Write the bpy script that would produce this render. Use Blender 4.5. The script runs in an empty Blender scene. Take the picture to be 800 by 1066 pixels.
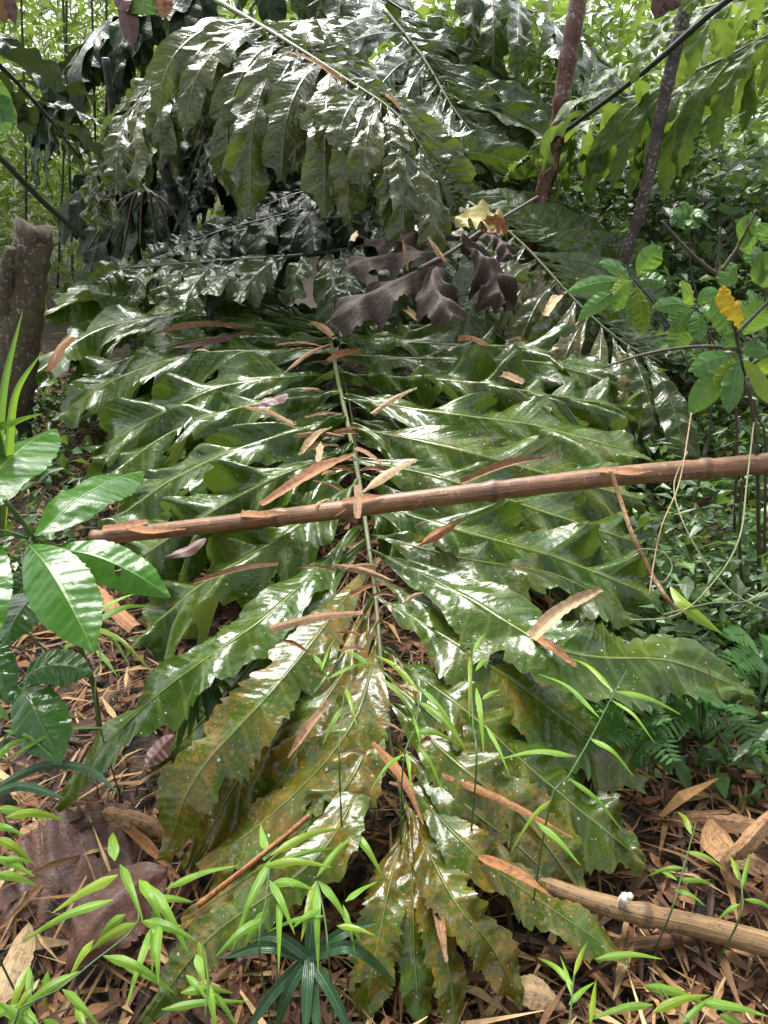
import bpy, math, random
import numpy as np
from mathutils import Vector
random.seed(7); RNG = np.random.default_rng(11)
sc = bpy.context.scene
COL = sc.collection
R = math.radians

# ------------------------------------------------------------------ camera
CAMH, PITCH, F = 1.55, R(27), 802.0          # metres, radians, focal length in photo pixels (800 x 1066)
cd = bpy.data.cameras.new('camera'); cam = bpy.data.objects.new('camera', cd); COL.objects.link(cam)
cd.sensor_fit = 'VERTICAL'; cd.sensor_height = 36; cd.lens = F / 1066 * 36
cd.clip_start = .02; cd.clip_end = 500
cam.location = (0, 0, CAMH); cam.rotation_euler = (math.pi/2 - PITCH, 0, 0)
sc.camera = cam

def ray(px, py):
    x = (px - 400) / F; y = -(py - 533) / F
    return np.array([x, math.cos(PITCH) + y*math.sin(PITCH), -math.sin(PITCH) + y*math.cos(PITCH)])
def Z(px, py, z):                              # point at height z
    r = ray(px, py); k = (z - CAMH) / r[2]
    return np.array([0, 0, CAMH]) + r * k
def D(px, py, d):                              # point at distance d along +Y
    r = ray(px, py); return np.array([0, 0, CAMH]) + r * (d / r[1])

# ------------------------------------------------------------------ materials
class NT:
    def __init__(s, name):
        s.m = bpy.data.materials.new(name); s.m.use_nodes = True
        s.t = s.m.node_tree; s.t.nodes.clear()
    def n(s, typ, ins=None, **kw):
        nd = s.t.nodes.new(typ)
        for k, v in kw.items(): setattr(nd, k, v)
        for k, v in (ins or {}).items():
            if isinstance(v, bpy.types.NodeSocket): s.t.links.new(v, nd.inputs[k])
            else: nd.inputs[k].default_value = v
        return nd
    def mix(s, fac, a, b, blend='MIX'):
        nd = s.t.nodes.new('ShaderNodeMix'); nd.data_type = 'RGBA'; nd.blend_type = blend
        for i, v in ((0, fac), (6, a), (7, b)):
            if isinstance(v, bpy.types.NodeSocket): s.t.links.new(v, nd.inputs[i])
            else: nd.inputs[i].default_value = (*v, 1) if i and len(v) == 3 else v
        return nd.outputs[2]
    def math(s, op, a, b=0.0, clamp=False):
        nd = s.t.nodes.new('ShaderNodeMath'); nd.operation = op; nd.use_clamp = clamp
        for i, v in ((0, a), (1, b)):
            if isinstance(v, bpy.types.NodeSocket): s.t.links.new(v, nd.inputs[i])
            else: nd.inputs[i].default_value = v
        return nd.outputs[0]
    def ramp(s, v, a, b):                       # smooth 0..1 between a and b
        return s.n('ShaderNodeMapRange', {'Value': v, 'From Min': a, 'From Max': b}, interpolation_type='SMOOTHSTEP').outputs[0]
    def noise(s, vec, scale, detail=4, rough=.55, out='Fac'):
        return s.n('ShaderNodeTexNoise', {'Vector': vec, 'Scale': scale, 'Detail': detail, 'Roughness': rough}).outputs[out]
    def out(s, sh):
        s.n('ShaderNodeOutputMaterial', {'Surface': sh}); return s.m

def uvsplit(t):
    uv = t.n('ShaderNodeUVMap').outputs[0]
    sx = t.n('ShaderNodeSeparateXYZ', {0: uv})
    return uv, sx.outputs[0], sx.outputs[1]

def leaf_mat(name, dark, light, back, rib=(.16,.22,.06), vein=14, veinamp=.25, rough=(.22,.45), transl=.18, spots=0.0,
             algae=(.235,.115,.012), coat=.6, bump=.5, tipbrown=0.0, ribw=.035, spec=.18, lines=0):
    """wet leaf: UV x = across (-1..1), y = metres along the midrib; mesh attribute 'algae' = how overgrown"""
    t = NT(name); uv, u, v = uvsplit(t)
    P = t.n('ShaderNodeNewGeometry'); pos = P.outputs['Position']
    rnd = t.n('ShaderNodeObjectInfo').outputs['Random']
    au = t.math('ABSOLUTE', u)
    c = t.mix(t.ramp(t.noise(pos, 7, 3), .35, .7), dark, light)
    c = t.mix(t.math('MULTIPLY', rnd, .45), c, tuple(x*.62 for x in dark))
    # ribs fanning from midrib: constant v
    wv = t.math('SINE', t.math('MULTIPLY', v, vein * 6.283))
    ribm = t.math('MULTIPLY', t.ramp(wv, .75, 1.0), .3)
    c = t.mix(ribm, c, rib)
    if spots or algae:
        al = t.n('ShaderNodeAttribute', attribute_name='algae').outputs['Fac']
        big = t.noise(pos, 9, 5, .65); fine = t.noise(pos, 130, 3, .75)
        msk = t.math('ADD', t.math('MULTIPLY', big, .75), t.math('MULTIPLY', fine, .9))
        thr = t.math('SUBTRACT', 1.24, t.math('MULTIPLY', al, .55))
        am = t.ramp(t.math('SUBTRACT', msk, thr), -.10, .15)
        ac = t.mix(t.ramp(t.noise(pos, 38, 4), .35, .65), algae, tuple(x*.42+.01 for x in algae))
        c = t.mix(t.math('MULTIPLY', am, .8), c, ac)
        # grey blotches, more where algae is strong
        gm = t.math('MULTIPLY', t.ramp(t.noise(pos, 23, 6, .7), .57, .68), t.math('MULTIPLY', al, .75))
        c = t.mix(t.math('MULTIPLY', gm, .65), c, (.27, .25, .21))
    if spots:
        vo = t.n('ShaderNodeTexVoronoi', {'Vector': pos, 'Scale': 42.0}, feature='F1')
        dm = t.ramp(t.math('ADD', vo.outputs['Distance'], t.math('MULTIPLY', t.noise(pos, 160, 2), .12)), .22, .17)
        pick = t.ramp(t.n('ShaderNodeSeparateColor', {0: vo.outputs['Color']}).outputs[0], 1-spots, 1-spots+.02)
        sm = t.math('MULTIPLY', dm, pick)
        vo2 = t.n('ShaderNodeTexVoronoi', {'Vector': pos, 'Scale': 130.0}, feature='F1')
        sm2 = t.math('MULTIPLY', t.ramp(vo2.outputs['Distance'], .2, .14), t.ramp(t.n('ShaderNodeSeparateColor', {0: vo2.outputs['Color']}).outputs[0], 1-spots*.8, 1-spots*.8+.02))
        sm = t.math('MAXIMUM', sm, sm2)
        c = t.mix(t.math('MULTIPLY', sm, .8), c, (.5, .52, .44))
    c = t.mix(t.ramp(au, ribw, ribw*.45), c, rib)
    if tipbrown:
        c = t.mix(t.math('MULTIPLY', t.ramp(t.math('ADD', au, t.math('MULTIPLY', t.noise(pos, 30), .5)), 1.22, 1.34), tipbrown), c, (.16, .09, .04))
    c = t.mix(P.outputs['Backfacing'], c, back)
    # surface
    wv2 = t.math('SINE', t.math('MULTIPLY', v, vein * 3.1 * 6.283))
    h = t.math('ADD', t.math('MULTIPLY', wv, veinamp), t.math('MULTIPLY', wv2, veinamp*.3))
    h = t.math('MULTIPLY', h, t.math('MULTIPLY', t.ramp(au, 0, .25), t.ramp(au, 1.15, .6)))
    h = t.math('ADD', h, t.math('MULTIPLY', t.noise(pos, 34, 3, .5), 1.5))
    h = t.math('ADD', h, t.math('MULTIPLY', t.noise(pos, 13, 2, .5), 2.2))
    h = t.math('ADD', h, t.math('MULTIPLY', t.noise(pos, 240, 3), .12))
    h = t.math('ADD', h, t.math('MULTIPLY', t.ramp(au, .09, .0), 1.0))
    if lines:
        ls = t.math('SINE', t.math('MULTIPLY', u, lines))
        h = t.math('ADD', h, t.math('MULTIPLY', ls, .25)); c = t.mix(t.math('MULTIPLY', t.ramp(ls, .2, 1), .3), c, rib)
        c = t.mix(t.math('MULTIPLY', t.ramp(t.noise(pos, 18, 4), .5, .72), .6), c, tuple(x*.5 for x in dark))
    bp = t.n('ShaderNodeBump', {'Strength': bump, 'Distance': .006, 'Height': h}).outputs[0]
    rg = t.n('ShaderNodeMapRange', {'Value': t.noise(pos, 26, 5, .65), 'From Min': .35, 'From Max': .68, 'To Min': rough[0], 'To Max': rough[1]}).outputs[0]
    b = t.n('ShaderNodeBsdfPrincipled', {'Base Color': c, 'Roughness': rg, 'Normal': bp, 'Specular IOR Level': spec,
            'Coat Weight': coat, 'Coat Roughness': .045, 'Coat Normal': bp})
    tr = t.n('ShaderNodeBsdfTranslucent', {'Color': t.mix(.5, c, (.32, .5, .05))})
    return t.out(t.n('ShaderNodeMixShader', {0: transl, 1: b.outputs[0], 2: tr.outputs[0]}).outputs[0])

def dry_mat(name, a, b_, c_, rough=.58, coat=.1, stripes=60, spots=.0, bump=.9):
    """dead leaf or strip: lengthwise fibres, blotches"""
    t = NT(name); uv, u, v = uvsplit(t)
    pos = t.n('ShaderNodeNewGeometry').outputs['Position']
    rnd = t.n('ShaderNodeObjectInfo').outputs['Random']
    st = t.n('ShaderNodeCombineXYZ', {0: t.math('MULTIPLY', u, 6.0 if stripes else 2.0), 1: t.math('MULTIPLY', v, 5.0 if stripes else 14.0), 2: t.math('MULTIPLY', rnd, 50)}).outputs[0]
    f = t.noise(st, 1.6, 5, .7)
    c = t.mix(t.ramp(f, .3, .7), a, b_)
    c = t.mix(t.math('MULTIPLY', t.ramp(t.noise(pos, 70, 6, .75), .48, .62), .85), c, c_)
    c = t.mix(t.math('MULTIPLY', rnd, .4), c, a)
    if spots:
        c = t.mix(t.math('MULTIPLY', t.ramp(t.noise(pos, 190, 2), .66, .72), spots), c, (.5,.47,.4))
    h = t.math('ADD', t.math('MULTIPLY', f, 1.0), t.math('MULTIPLY', t.noise(pos, 120, 4), .35))
    bp = t.n('ShaderNodeBump', {'Strength': bump, 'Distance': .006, 'Height': h}).outputs[0]
    b = t.n('ShaderNodeBsdfPrincipled', {'Base Color': c, 'Roughness': rough, 'Normal': bp, 'Coat Weight': coat, 'Coat Roughness': .25})
    return t.out(b.outputs[0])

def bark_mat(name, a, b_, spot, spotamt=.5, rough=.5, coat=.2, stretch=(9, 2.2), moss=None, ring=None, split=None):
    """stem or pole: UV x = angle/2pi, y = metres along; thing coordinates keep the pattern on the stem"""
    t = NT(name); uv, u, v = uvsplit(t)
    pos = t.n('ShaderNodeNewGeometry').outputs['Position']
    an = t.math('MULTIPLY', u, 6.283)
    st = t.n('ShaderNodeCombineXYZ', {0: t.math('MULTIPLY', t.math('COSINE', an), stretch[0]*.16), 1: t.math('MULTIPLY', v, stretch[1]), 2: t.math('MULTIPLY', t.math('SINE', an), stretch[0]*.16)}).outputs[0]
    f = t.noise(st, 4.5, 6, .68); g = t.noise(pos, 20, 4, .6)
    c = t.mix(t.ramp(t.math('ADD', t.math('MULTIPLY', f, .6), t.math('MULTIPLY', g, .4)), .36, .62), a, b_)
    sp = t.ramp(t.math('ADD', t.noise(pos, 60, 4, .7), t.math('MULTIPLY', t.noise(pos, 9, 2), .3)), .78-.1*spotamt, .86-.1*spotamt)
    c = t.mix(t.math('MULTIPLY', sp, .85), c, spot)
    if split:
        s2 = t.n('ShaderNodeCombineXYZ', {0: t.math('MULTIPLY', t.math('COSINE', an), 3.2), 1: t.math('MULTIPLY', v, 2.0), 2: t.math('MULTIPLY', t.math('SINE', an), 3.2)}).outputs[0]
        n2 = t.noise(s2, 2.6, 6, .75); c = t.mix(t.math('MULTIPLY', t.ramp(n2, .54, .60), .8), c, split); c = t.mix(t.math('MULTIPLY', t.ramp(n2, .46, .39), .75), c, (.02,.010,.006))
    if ring:
        fr = t.math('ABSOLUTE', t.math('SUBTRACT', t.math('FRACT', t.math('ADD', t.math('DIVIDE', v, ring), .5)), .5))
        c = t.mix(t.math('MULTIPLY', t.ramp(t.math('ADD', fr, t.math('MULTIPLY', t.noise(pos, 90), .016/ring)), .022/ring, .012/ring), .65), c, (.04,.018,.009))
    if moss:
        c = t.mix(t.ramp(t.noise(pos, 14, 5, .7), .5, .62), c, moss)
    h = t.math('ADD', f, t.math('MULTIPLY', t.noise(pos, 150, 4), .3))
    bp = t.n('ShaderNodeBump', {'Strength': .6, 'Distance': .006, 'Height': h}).outputs[0]
    b = t.n('ShaderNodeBsdfPrincipled', {'Base Color': c, 'Roughness': rough, 'Normal': bp, 'Coat Weight': coat, 'Coat Roughness': .2})
    return t.out(b.outputs[0])

def scatter_mat(name, transl=.3, rough=.35, coat=.0, bump=0):
    """many small pieces in one mesh: colour attribute 'tint' per piece"""
    t = NT(name); pos = t.n('ShaderNodeNewGeometry').outputs['Position']
    c = t.n('ShaderNodeAttribute', attribute_name='tint').outputs['Color']
    c = t.mix(t.math('MULTIPLY', t.ramp(t.noise(pos, 60, 4, .7), .4, .65), .45), c, t.mix(1.0, c, (.45,.42,.4), 'MULTIPLY'))
    bp = t.n('ShaderNodeBump', {'Strength': .5, 'Distance': .004, 'Height': t.noise(pos, 110, 4)}).outputs[0]
    b = t.n('ShaderNodeBsdfPrincipled', {'Base Color': c, 'Roughness': rough, 'Coat Weight': coat, 'Normal': bp, 'Specular IOR Level': .3})
    if not transl: return t.out(b.outputs[0])
    tr = t.n('ShaderNodeBsdfTranslucent', {'Color': t.mix(.35, c, (.4, .6, .06))})
    return t.out(t.n('ShaderNodeMixShader', {0: transl, 1: b.outputs[0], 2: tr.outputs[0]}).outputs[0])

M = {}
M['frond'] = leaf_mat('wet frond leaf', (.026,.068,.003), (.062,.104,.005), (.10,.13,.045), rib=(.15,.19,.045), vein=16, spots=.15, transl=.15, tipbrown=.5, bump=.46, ribw=.03)
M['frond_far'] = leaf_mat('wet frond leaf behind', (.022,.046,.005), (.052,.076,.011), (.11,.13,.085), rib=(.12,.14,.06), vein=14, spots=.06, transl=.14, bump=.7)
M['frond_sheen'] = leaf_mat('arching frond leaf lightened for sky sheen', (.05,.068,.017), (.095,.11,.034), (.12,.13,.08), rib=(.16,.15,.07), vein=14, spots=.08, transl=.16, bump=.75, rough=(.14,.4))  # lighter copy of the frond leaf, sky sheen lifted into its base colour
M['frond_shade'] = leaf_mat('frond leaf darkened for shade', (.010,.024,.007), (.020,.038,.011), (.04,.055,.03), rib=(.03,.04,.02), vein=14, transl=.04, bump=.6, coat=.22, rough=(.35,.55), spec=.15)  # darker copy of the frond leaf, with the shade put into its colour
M['frond_lit'] = leaf_mat('thin back-lit frond leaf', (.04,.08,.015), (.075,.12,.02), (.08,.11,.03), rib=(.14,.16,.05), vein=16, transl=.30, rough=(.3,.5), coat=.1)
M['broad'] = leaf_mat('broad wet leaf', (.036,.125,.010), (.055,.155,.014), (.10,.18,.06), rib=(.16,.27,.07), vein=0.0, veinamp=0, transl=.22, rough=(.2,.42), coat=.4, bump=.3, algae=None, ribw=.03)
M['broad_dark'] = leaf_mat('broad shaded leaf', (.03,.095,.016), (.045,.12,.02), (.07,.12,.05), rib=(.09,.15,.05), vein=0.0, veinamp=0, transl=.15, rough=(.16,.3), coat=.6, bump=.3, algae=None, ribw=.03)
M['herb'] = leaf_mat('herb leaf', (.06,.15,.035), (.09,.2,.05), (.13,.2,.09), rib=(.16,.28,.1), vein=0.0, veinamp=0, transl=.3, rough=(.28,.45), coat=.2, bump=.3, algae=None)
M['lime'] = leaf_mat('young lime leaf', (.18,.27,.02), (.23,.33,.03), (.22,.3,.05), rib=(.3,.4,.1), vein=0.0, veinamp=0, transl=.35, rough=(.3,.45), coat=.2, bump=.3, algae=None)
M['yellow'] = leaf_mat('yellow leaf', (.6,.33,.015), (.7,.42,.02), (.6,.36,.04), rib=(.5,.26,.02), vein=0.0, veinamp=0, transl=.3, rough=(.35,.5), coat=.1, bump=.4, algae=None)
M['grass'] = leaf_mat('bamboo grass blade', (.12,.27,.02), (.20,.37,.03), (.17,.30,.05), rib=(.24,.38,.08), vein=0.0, veinamp=0, transl=.33, rough=(.28,.45), coat=.25, bump=.3, algae=None, ribw=.1, lines=24)
M['sedge'] = leaf_mat('dark sedge blade', (.016,.055,.018), (.028,.075,.024), (.04,.08,.03), rib=(.06,.12,.06), vein=0.0, veinamp=0, transl=.1, rough=(.2,.35), coat=.3, bump=.3, algae=None, ribw=.1, lines=20)
M['rachis'] = bark_mat('green rachis', (.11,.125,.03), (.06,.08,.02), (.10,.07,.03), .5)
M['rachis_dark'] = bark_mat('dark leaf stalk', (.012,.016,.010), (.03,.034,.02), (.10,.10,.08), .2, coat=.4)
M['stalk'] = bark_mat('green stalk', (.06,.13,.02), (.04,.09,.02), (.1,.1,.05), .2)
M['twig'] = bark_mat('brown twig', (.035,.022,.015), (.075,.048,.03), (.2,.18,.14), .2, coat=.1)
M['vine'] = bark_mat('pale tendril', (.18,.21,.07), (.12,.14,.05), (.1,.08,.04), .2)
M['strip'] = dry_mat('dry leaf strip', (.22,.105,.038), (.40,.235,.105), (.10,.045,.018), stripes=40, spots=.3)
M['strip_orange'] = dry_mat('orange dry leaf strip', (.27,.095,.022), (.42,.20,.065), (.12,.045,.014), spots=.2)
M['strip_pale'] = dry_mat('pale dry leaf strip', (.40,.26,.12), (.52,.38,.21), (.22,.12,.05), spots=.2)
M['strip_red'] = dry_mat('reddish dry leaf', (.085,.030,.022), (.13,.05,.036), (.05,.02,.015), rough=.42, coat=.2, spots=.1, bump=.3)
M['deadpalm'] = dry_mat('dead lobed leaf', (.040,.023,.015), (.085,.053,.038), (.022,.013,.009), rough=.62, coat=.0, spots=.35)
M['deadbrown'] = dry_mat('dead maroon leaf', (.055,.018,.009), (.125,.042,.018), (.028,.012,.007), rough=.55, coat=.1, spots=.3, stripes=0)
M['yellowdry'] = dry_mat('yellowed curled leaf', (.42,.40,.13), (.55,.50,.22), (.34,.16,.055))
M['log'] = bark_mat('wet brown pole', (.085,.030,.010), (.25,.105,.032), (.36,.22,.10), .4, rough=.45, coat=.3, stretch=(9, .7), ring=.62, split=(.30,.17,.07))
M['log_tan'] = bark_mat('tan mottled pole', (.15,.078,.026), (.25,.145,.055), (.05,.04,.025), .7, rough=.55, coat=.1, stretch=(6, 1.4), ring=.42, split=(.34,.24,.12))
M['trunk'] = bark_mat('red brown spotted stem', (.062,.017,.008), (.13,.042,.020), (.36,.32,.27), .65, coat=.3, stretch=(7, 3))
M['trunk_dark'] = bark_mat('dark spotted stem', (.028,.018,.014), (.06,.036,.028), (.28,.25,.22), .65, coat=.2, stretch=(7, 3))
M['stump'] = bark_mat('mossy stump bark', (.045,.032,.02), (.10,.07,.042), (.34,.33,.28), .5, rough=.75, coat=0, stretch=(7, 2.5), moss=(.07,.075,.025))
M['fungus'] = bark_mat('white bracket fungus', (.62,.55,.44), (.72,.66,.56), (.4,.3,.2), .3, rough=.7, coat=0)
M['litter'] = scatter_mat('leaf litter', 0, .65, 0)
M['leaves'] = scatter_mat('thicket leaves', .42, .4)
M['leaves_wet'] = scatter_mat('undergrowth leaves', .25, .3, .2)
def ground_mat():
    t = NT('forest floor soil'); pos = t.n('ShaderNodeNewGeometry').outputs['Position']
    c = t.mix(t.ramp(t.noise(pos, 6, 6, .7), .35, .65), (.014,.009,.005), (.045,.026,.013))
    c = t.mix(t.ramp(t.noise(pos, 30, 5, .7), .5, .7), c, (.085,.05,.024))
    bp = t.n('ShaderNodeBump', {'Strength': 1.0, 'Distance': .03, 'Height': t.noise(pos, 25, 6, .7)}).outputs[0]
    return t.out(t.n('ShaderNodeBsdfPrincipled', {'Base Color': c, 'Roughness': .75, 'Normal': bp}).outputs[0])
M['ground'] = ground_mat()
def hill_mat():
    t = NT('far green slope'); pos = t.n('ShaderNodeNewGeometry').outputs['Position']
    c = t.mix(t.ramp(t.noise(pos, 1.4, 6, .7), .4, .62), (.045,.075,.018), (.11,.16,.04))
    return t.out(t.n('ShaderNodeBsdfPrincipled', {'Base Color': c, 'Roughness': .8}).outputs[0])
M['hill'] = hill_mat()

# ------------------------------------------------------------------ mesh helpers
def link(name, verts, faces, mat, parent=None, uvs=None, algae=None, tint=None, smooth=True):
    me = bpy.data.meshes.new(name)
    verts = np.asarray(verts, dtype=np.float32); faces = np.asarray(faces, dtype=np.int32)
    nf, k = faces.shape
    me.vertices.add(len(verts)); me.vertices.foreach_set('co', verts.ravel())
    me.loops.add(nf*k); me.loops.foreach_set('vertex_index', faces.ravel())
    me.polygons.add(nf); me.polygons.foreach_set('loop_start', np.arange(0, nf*k, k, dtype=np.int32))
    me.polygons.foreach_set('loop_total', np.full(nf, k, dtype=np.int32))
    me.polygons.foreach_set('use_smooth', np.full(nf, smooth))
    if uvs is not None:
        l = me.uv_layers.new(name='UVMap'); l.data.foreach_set('uv', np.asarray(uvs, dtype=np.float32)[faces.ravel()].ravel())
    if algae is not None:
        a = me.attributes.new('algae', 'FLOAT', 'POINT'); a.data.foreach_set('value', np.broadcast_to(np.float32(algae), (len(verts),)).astype(np.float32))
    if tint is not None:
        a = me.attributes.new('tint', 'FLOAT_COLOR', 'POINT')
        tt = np.ones((len(verts), 4), dtype=np.float32); tt[:, :3] = tint; a.data.foreach_set('color', tt.ravel())
    me.update(calc_edges=True); me.validate()
    me.materials.append(M[mat])
    o = bpy.data.objects.new(name, me); COL.objects.link(o)
    if parent is not None: o.parent = parent; o.matrix_parent_inverse = parent.matrix_world.inverted()
    return o
def tag(o, label, cat, group=None, kind=None):
    if label: o['label'] = label
    if cat: o['category'] = cat
    if group: o['group'] = group
    if kind: o['kind'] = kind
    return o
def thing(name, label, cat, loc, group=None):
    o = bpy.data.objects.new(name, None); COL.objects.link(o); o.location = Vector([float(x) for x in loc]); o.empty_display_size = .05
    bpy.context.view_layer.update()
    from mathutils import Matrix
    o.matrix_world = Matrix.Translation(o.location)
    return tag(o, label, cat, group)

def curve(pts, n):
    """smooth curve through points (Catmull-Rom, chord lengths), resampled evenly"""
    p = np.array(pts, float)
    if len(p) == 2:
        return p[0] + (p[1]-p[0])*np.linspace(0, 1, n)[:, None]
    q = np.vstack([2*p[0]-p[1], p, 2*p[-1]-p[-2]]); out = []
    for i in range(1, len(q)-2):
        t = np.linspace(0, 1, 24, endpoint=False)[:, None]
        a, b, c, d = q[i-1], q[i], q[i+1], q[i+2]
        out.append(.5*((2*b) + (c-a)*t + (2*a-5*b+4*c-d)*t*t + (3*b-a-3*c+d)*t**3))
    out = np.vstack(out + [p[-1:]])
    s = np.r_[0, np.cumsum(np.linalg.norm(np.diff(out, axis=0), axis=1))]
    si = np.linspace(0, s[-1], n)
    return np.stack([np.interp(si, s, out[:, k]) for k in range(3)], 1)
def norm(a): return a / np.maximum(np.linalg.norm(a, axis=-1, keepdims=True), 1e-9)
def grid_faces(n, m, wrap=False):
    i = np.arange(n-1)[:, None]; j = np.arange(m if wrap else m-1)[None, :]
    a = i*m + j; b = i*m + (j+1) % m
    return np.stack([a, b, b+m, a+m], -1).reshape(-1, 4)

def tube(pts, r0, r1, n=30, m=10, rings=None, rough=0.0, cap=True, rfun=None):
    """swept stem: verts, faces, uvs. rings = spacing of swollen nodes in metres"""
    c = curve(pts, n); T = norm(np.gradient(c, axis=0))
    ref = np.array([0, 0, 1.]) if abs(T[:, 2]).mean() < .8 else np.array([1., 0, 0])
    S = norm(np.cross(T, ref)); N = np.cross(S, T)
    s = np.r_[0, np.cumsum(np.linalg.norm(np.diff(c, axis=0), axis=1))]
    rr = np.interp(np.linspace(0, 1, n), [0, 1], [r0, r1])
    if rings:
        ph = (s / rings) % 1.0; d = np.minimum(ph, 1-ph)*rings
        rr = rr * (1 + .20*np.exp(-(d/.012)**2) - .05*np.exp(-((d-.03)/.012)**2))
    if rfun is not None: rr = rr * rfun(s/s[-1])
    a = np.linspace(0, 2*math.pi, m, endpoint=False)
    w = rr[:, None] * (1 + rough*RNG.normal(size=(n, m)))
    v = c[:, None] + w[..., None]*(np.cos(a)[None, :, None]*S[:, None] + np.sin(a)[None, :, None]*N[:, None])
    uv = np.stack([np.broadcast_to(a/(2*math.pi), (n, m)), np.broadcast_to(s[:, None], (n, m))], -1).reshape(-1, 2)
    v = v.reshape(-1, 3); f = grid_faces(n, m, True)
    if cap:
        k = len(v); v = np.vstack([v, c[0], c[-1]]); uv = np.vstack([uv, [0, 0], [0, s[-1]]])
        j = np.arange(m); e = (n-1)*m
        f0 = np.stack([(j+1) % m, j, np.full(m, k), np.full(m, k)], 1)
        f1 = np.stack([e+j, e+(j+1) % m, np.full(m, k+1), np.full(m, k+1)], 1)
        # degenerate quads are not allowed: make end caps as thin fans of quads using centre twice is avoided by a tiny inner ring
        inner0 = c[0] + (v[:m]-c[0])*.02; inner1 = c[-1] + (v[e:e+m]-c[-1])*.02
        v = np.vstack([v[:k], inner0, inner1]); uv = np.vstack([uv[:k], uv[:m], uv[e:e+m]])
        f0 = np.stack([(j+1) % m, j, k+j, k+(j+1) % m], 1)
        f1 = np.stack([e+j, e+(j+1) % m, k+m+(j+1) % m, k+m+j], 1)
        f = np.vstack([f, f0, f1])
    return v, f, uv
def add_tube(name, pts, r0, r1, mat, parent=None, **kw):
    v, f, uv = tube(pts, r0, r1, **kw); return link(name, v, f, mat, parent, uv)

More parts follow.
